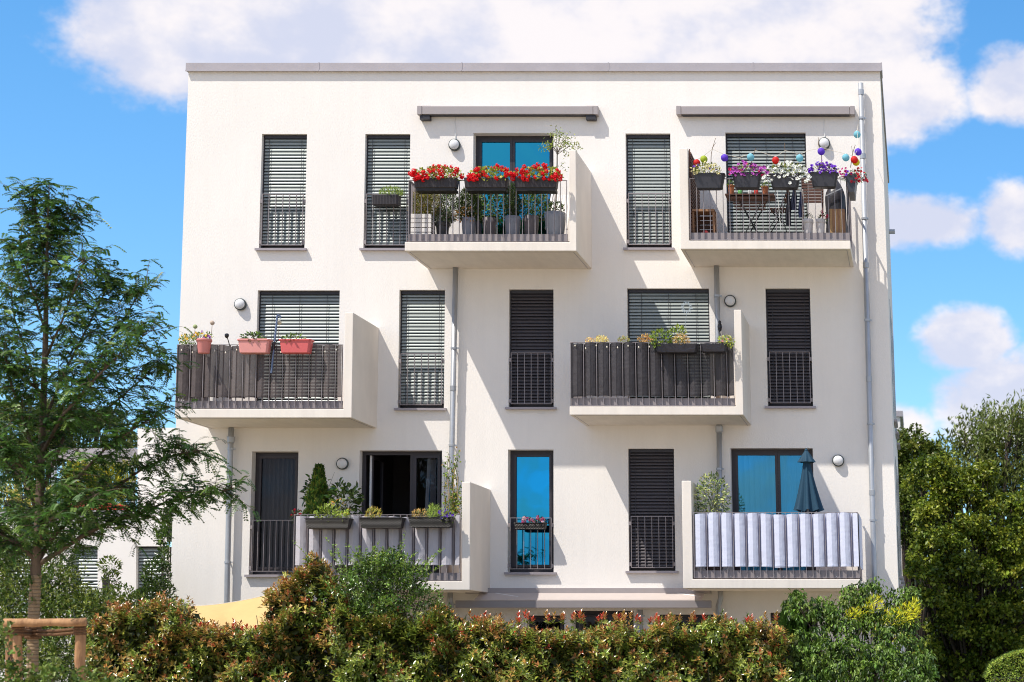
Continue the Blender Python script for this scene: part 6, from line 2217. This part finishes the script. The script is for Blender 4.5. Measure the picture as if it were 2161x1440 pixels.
# reed mat wrapped around the lower trunk
wr = MB()
for i in range(46):
    py = 1560 - i * 7.6
    c, r_ = trunk_at(max(py, 1211))
    wr.lathe(c, [(r_ + .004, -.022), (r_ + .011, -.008), (r_ + .011, .010), (r_ + .004, .022)], 14, cap0=False, cap1=False)
wr.build('trunk_wrap', mat('reed_wrap', (0.34, 0.24, 0.14), .9, var=.35, vscale=20, stretch=(1, 1, 4)), tree, True)

# stakes
STK = mat('peeled_wood', (0.50, 0.28, 0.13), .85, vscale=11, col2=(0.24, 0.12, 0.055), stretch=(1, 1, .22), bump=.7, bscale=26)
COIR = mat('coir_rope', (0.20, 0.10, 0.045), .95, var=.5, vscale=40, bump=.8, bscale=50)
t = thing('tree_stakes', 'frame of peeled wooden stakes and crossbars around the young tree', 'stakes', (tb.x, YT, 0))


def pole(name, a, b, r, m=STK, par=None):
    a, b = Vector(a), Vector(b)
    pts, rr = [], []
    for i in range(9):
        u = i / 8
        pts.append(a.lerp(b, u) + Vector((random.gauss(0, .006), random.gauss(0, .006), random.gauss(0, .006))))
        rr.append(r * random.uniform(.88, 1.06))
    MB().tube(pts, rr, 12).build(name, m, par or t, True)


s1, s2, s3 = Q(38, 0, -9.6).x, Q(169, 0, -9.6).x, Q(22, 0, -8.8).x
zs = Q(0, 1310, -9.6).z
pole('stake', (s1 - .05, -9.6, 0), (s1, -9.6, zs), .062)
pole('stake', (s2 + .0, -9.6, 0), (s2, -9.6, zs + .02), .062)
pole('stake', (s3 - .03, -8.8, 0), (s3, -8.8, zs - .02), .058)
zc = Q(0, 1313, -9.65).z
pole('crossbar', (Q(10, 0, -9.7).x, -9.7, zc - .01), (Q(181, 0, -9.7).x, -9.7, zc), .052)
pole('crossbar', (Q(12, 0, -8.9).x, -8.9, zc - .06), (s1 + .02, -9.6, zc - .05), .05)
for c in ((s1, -9.6, zs - .17), (s2, -9.6, zs - .17), (s3, -8.8, zs - .17)):
    b = MB()
    for k in range(4):
        b.lathe((c[0], c[1], c[2] + k * .035), [(.066, -.018), (.082, -.006), (.082, .008), (.066, .018)], 14, cap0=False, cap1=False)
    b.build('rope_lashing', COIR, t, True)
tc_, tr_ = trunk_at(1330)
zr = zs - .13
for c in ((s1, -9.6), (s2, -9.6), (s3, -8.8)):
    a = Vector((c[0], c[1], zr))
    b = Vector((tc_.x, tc_.y, zr - .02))
    d = (b - a).normalized()
    for off in (-.02, .025):
        MB().tube([a + Vector((0, 0, off)), a.lerp(b, .5) + Vector((0, 0, off - .015)), b + Vector((0, 0, off))], .022, 8).build('rope', COIR, t, True)
b = MB()
for k in range(4):
    b.lathe((tc_.x, tc_.y, zr - .08 + k * .04), [(.09, -.02), (.108, -.006), (.108, .008), (.09, .02)], 16, cap0=False, cap1=False)
b.build('rope_lashing', COIR, t, True)

# ------------------------------------------------------------------ foreground leaves at the lower left
fg = [(40, 1440, 55, 40, -11.5), (110, 1445, 50, 36, -11.6), (-10, 1420, 30, 60, -11.4), (185, 1455, 40, 30, -11.6), (235, 1460, 30, 36, -11.5), (10, 1345, 12, 30, -11.4), (45, 1400, 14, 40, -11.5), (112, 1410, 12, 22, -11.5), (160, 1420, 10, 26, -11.5), (228, 1425, 8, 24, -11.5), (275, 1455, 26, 26, -11.5)]
shrub('foreground_shrub', 'soft green ivy-like leaves rising before the stakes at the lower left', 'shrub', fg, (380, .065, .042), Q(90, 1520, -11.5) * Vector((1, 1, 0)),
      [(0.045, 0.09, 0.022), (0.07, 0.12, 0.03), (0.03, 0.06, 0.016), (0.10, 0.14, 0.05)], habit=(0, -.3, .2), shell=.2, clump=(6, .04), trunk_r=.012, six=True)

# ================================================================== batter the house and all that is fixed to it
def batter_point(v):
    return Vector((XB + (v.x - XB) * batter(v.z), v.y, v.z))


DONE = set()


def batter_tree(o, old_parent, new_parent):
    old = old_parent + o.location
    new = batter_point(old)
    o.location = new - new_parent
    me = o.data
    if me is not None and o.type == 'MESH':
        plain = o.rotation_euler.x == o.rotation_euler.y == o.rotation_euler.z == 0 and o.scale.x == o.scale.y == o.scale.z == 1
        if me.users == 1 and plain:
            n = len(me.vertices)
            co = np.empty(n * 3, np.float32)
            me.vertices.foreach_get('co', co)
            co = co.reshape(-1, 3).astype(float)
            wx = co[:, 0] + old.x
            wz = co[:, 2] + old.z
            co[:, 0] = XB + (wx - XB) * (1.0 + KB * (ZB - wz)) - new.x
            me.vertices.foreach_set('co', co.reshape(-1).astype(np.float32))
            me.update()
        elif o.name.startswith('slat'):
            o.scale.x = batter(old.z)
    for c in o.children:
        batter_tree(c, old, new)


for o in ON_HOUSE:
    batter_tree(o, Vector((0, 0, 0)), Vector((0, 0, 0)))
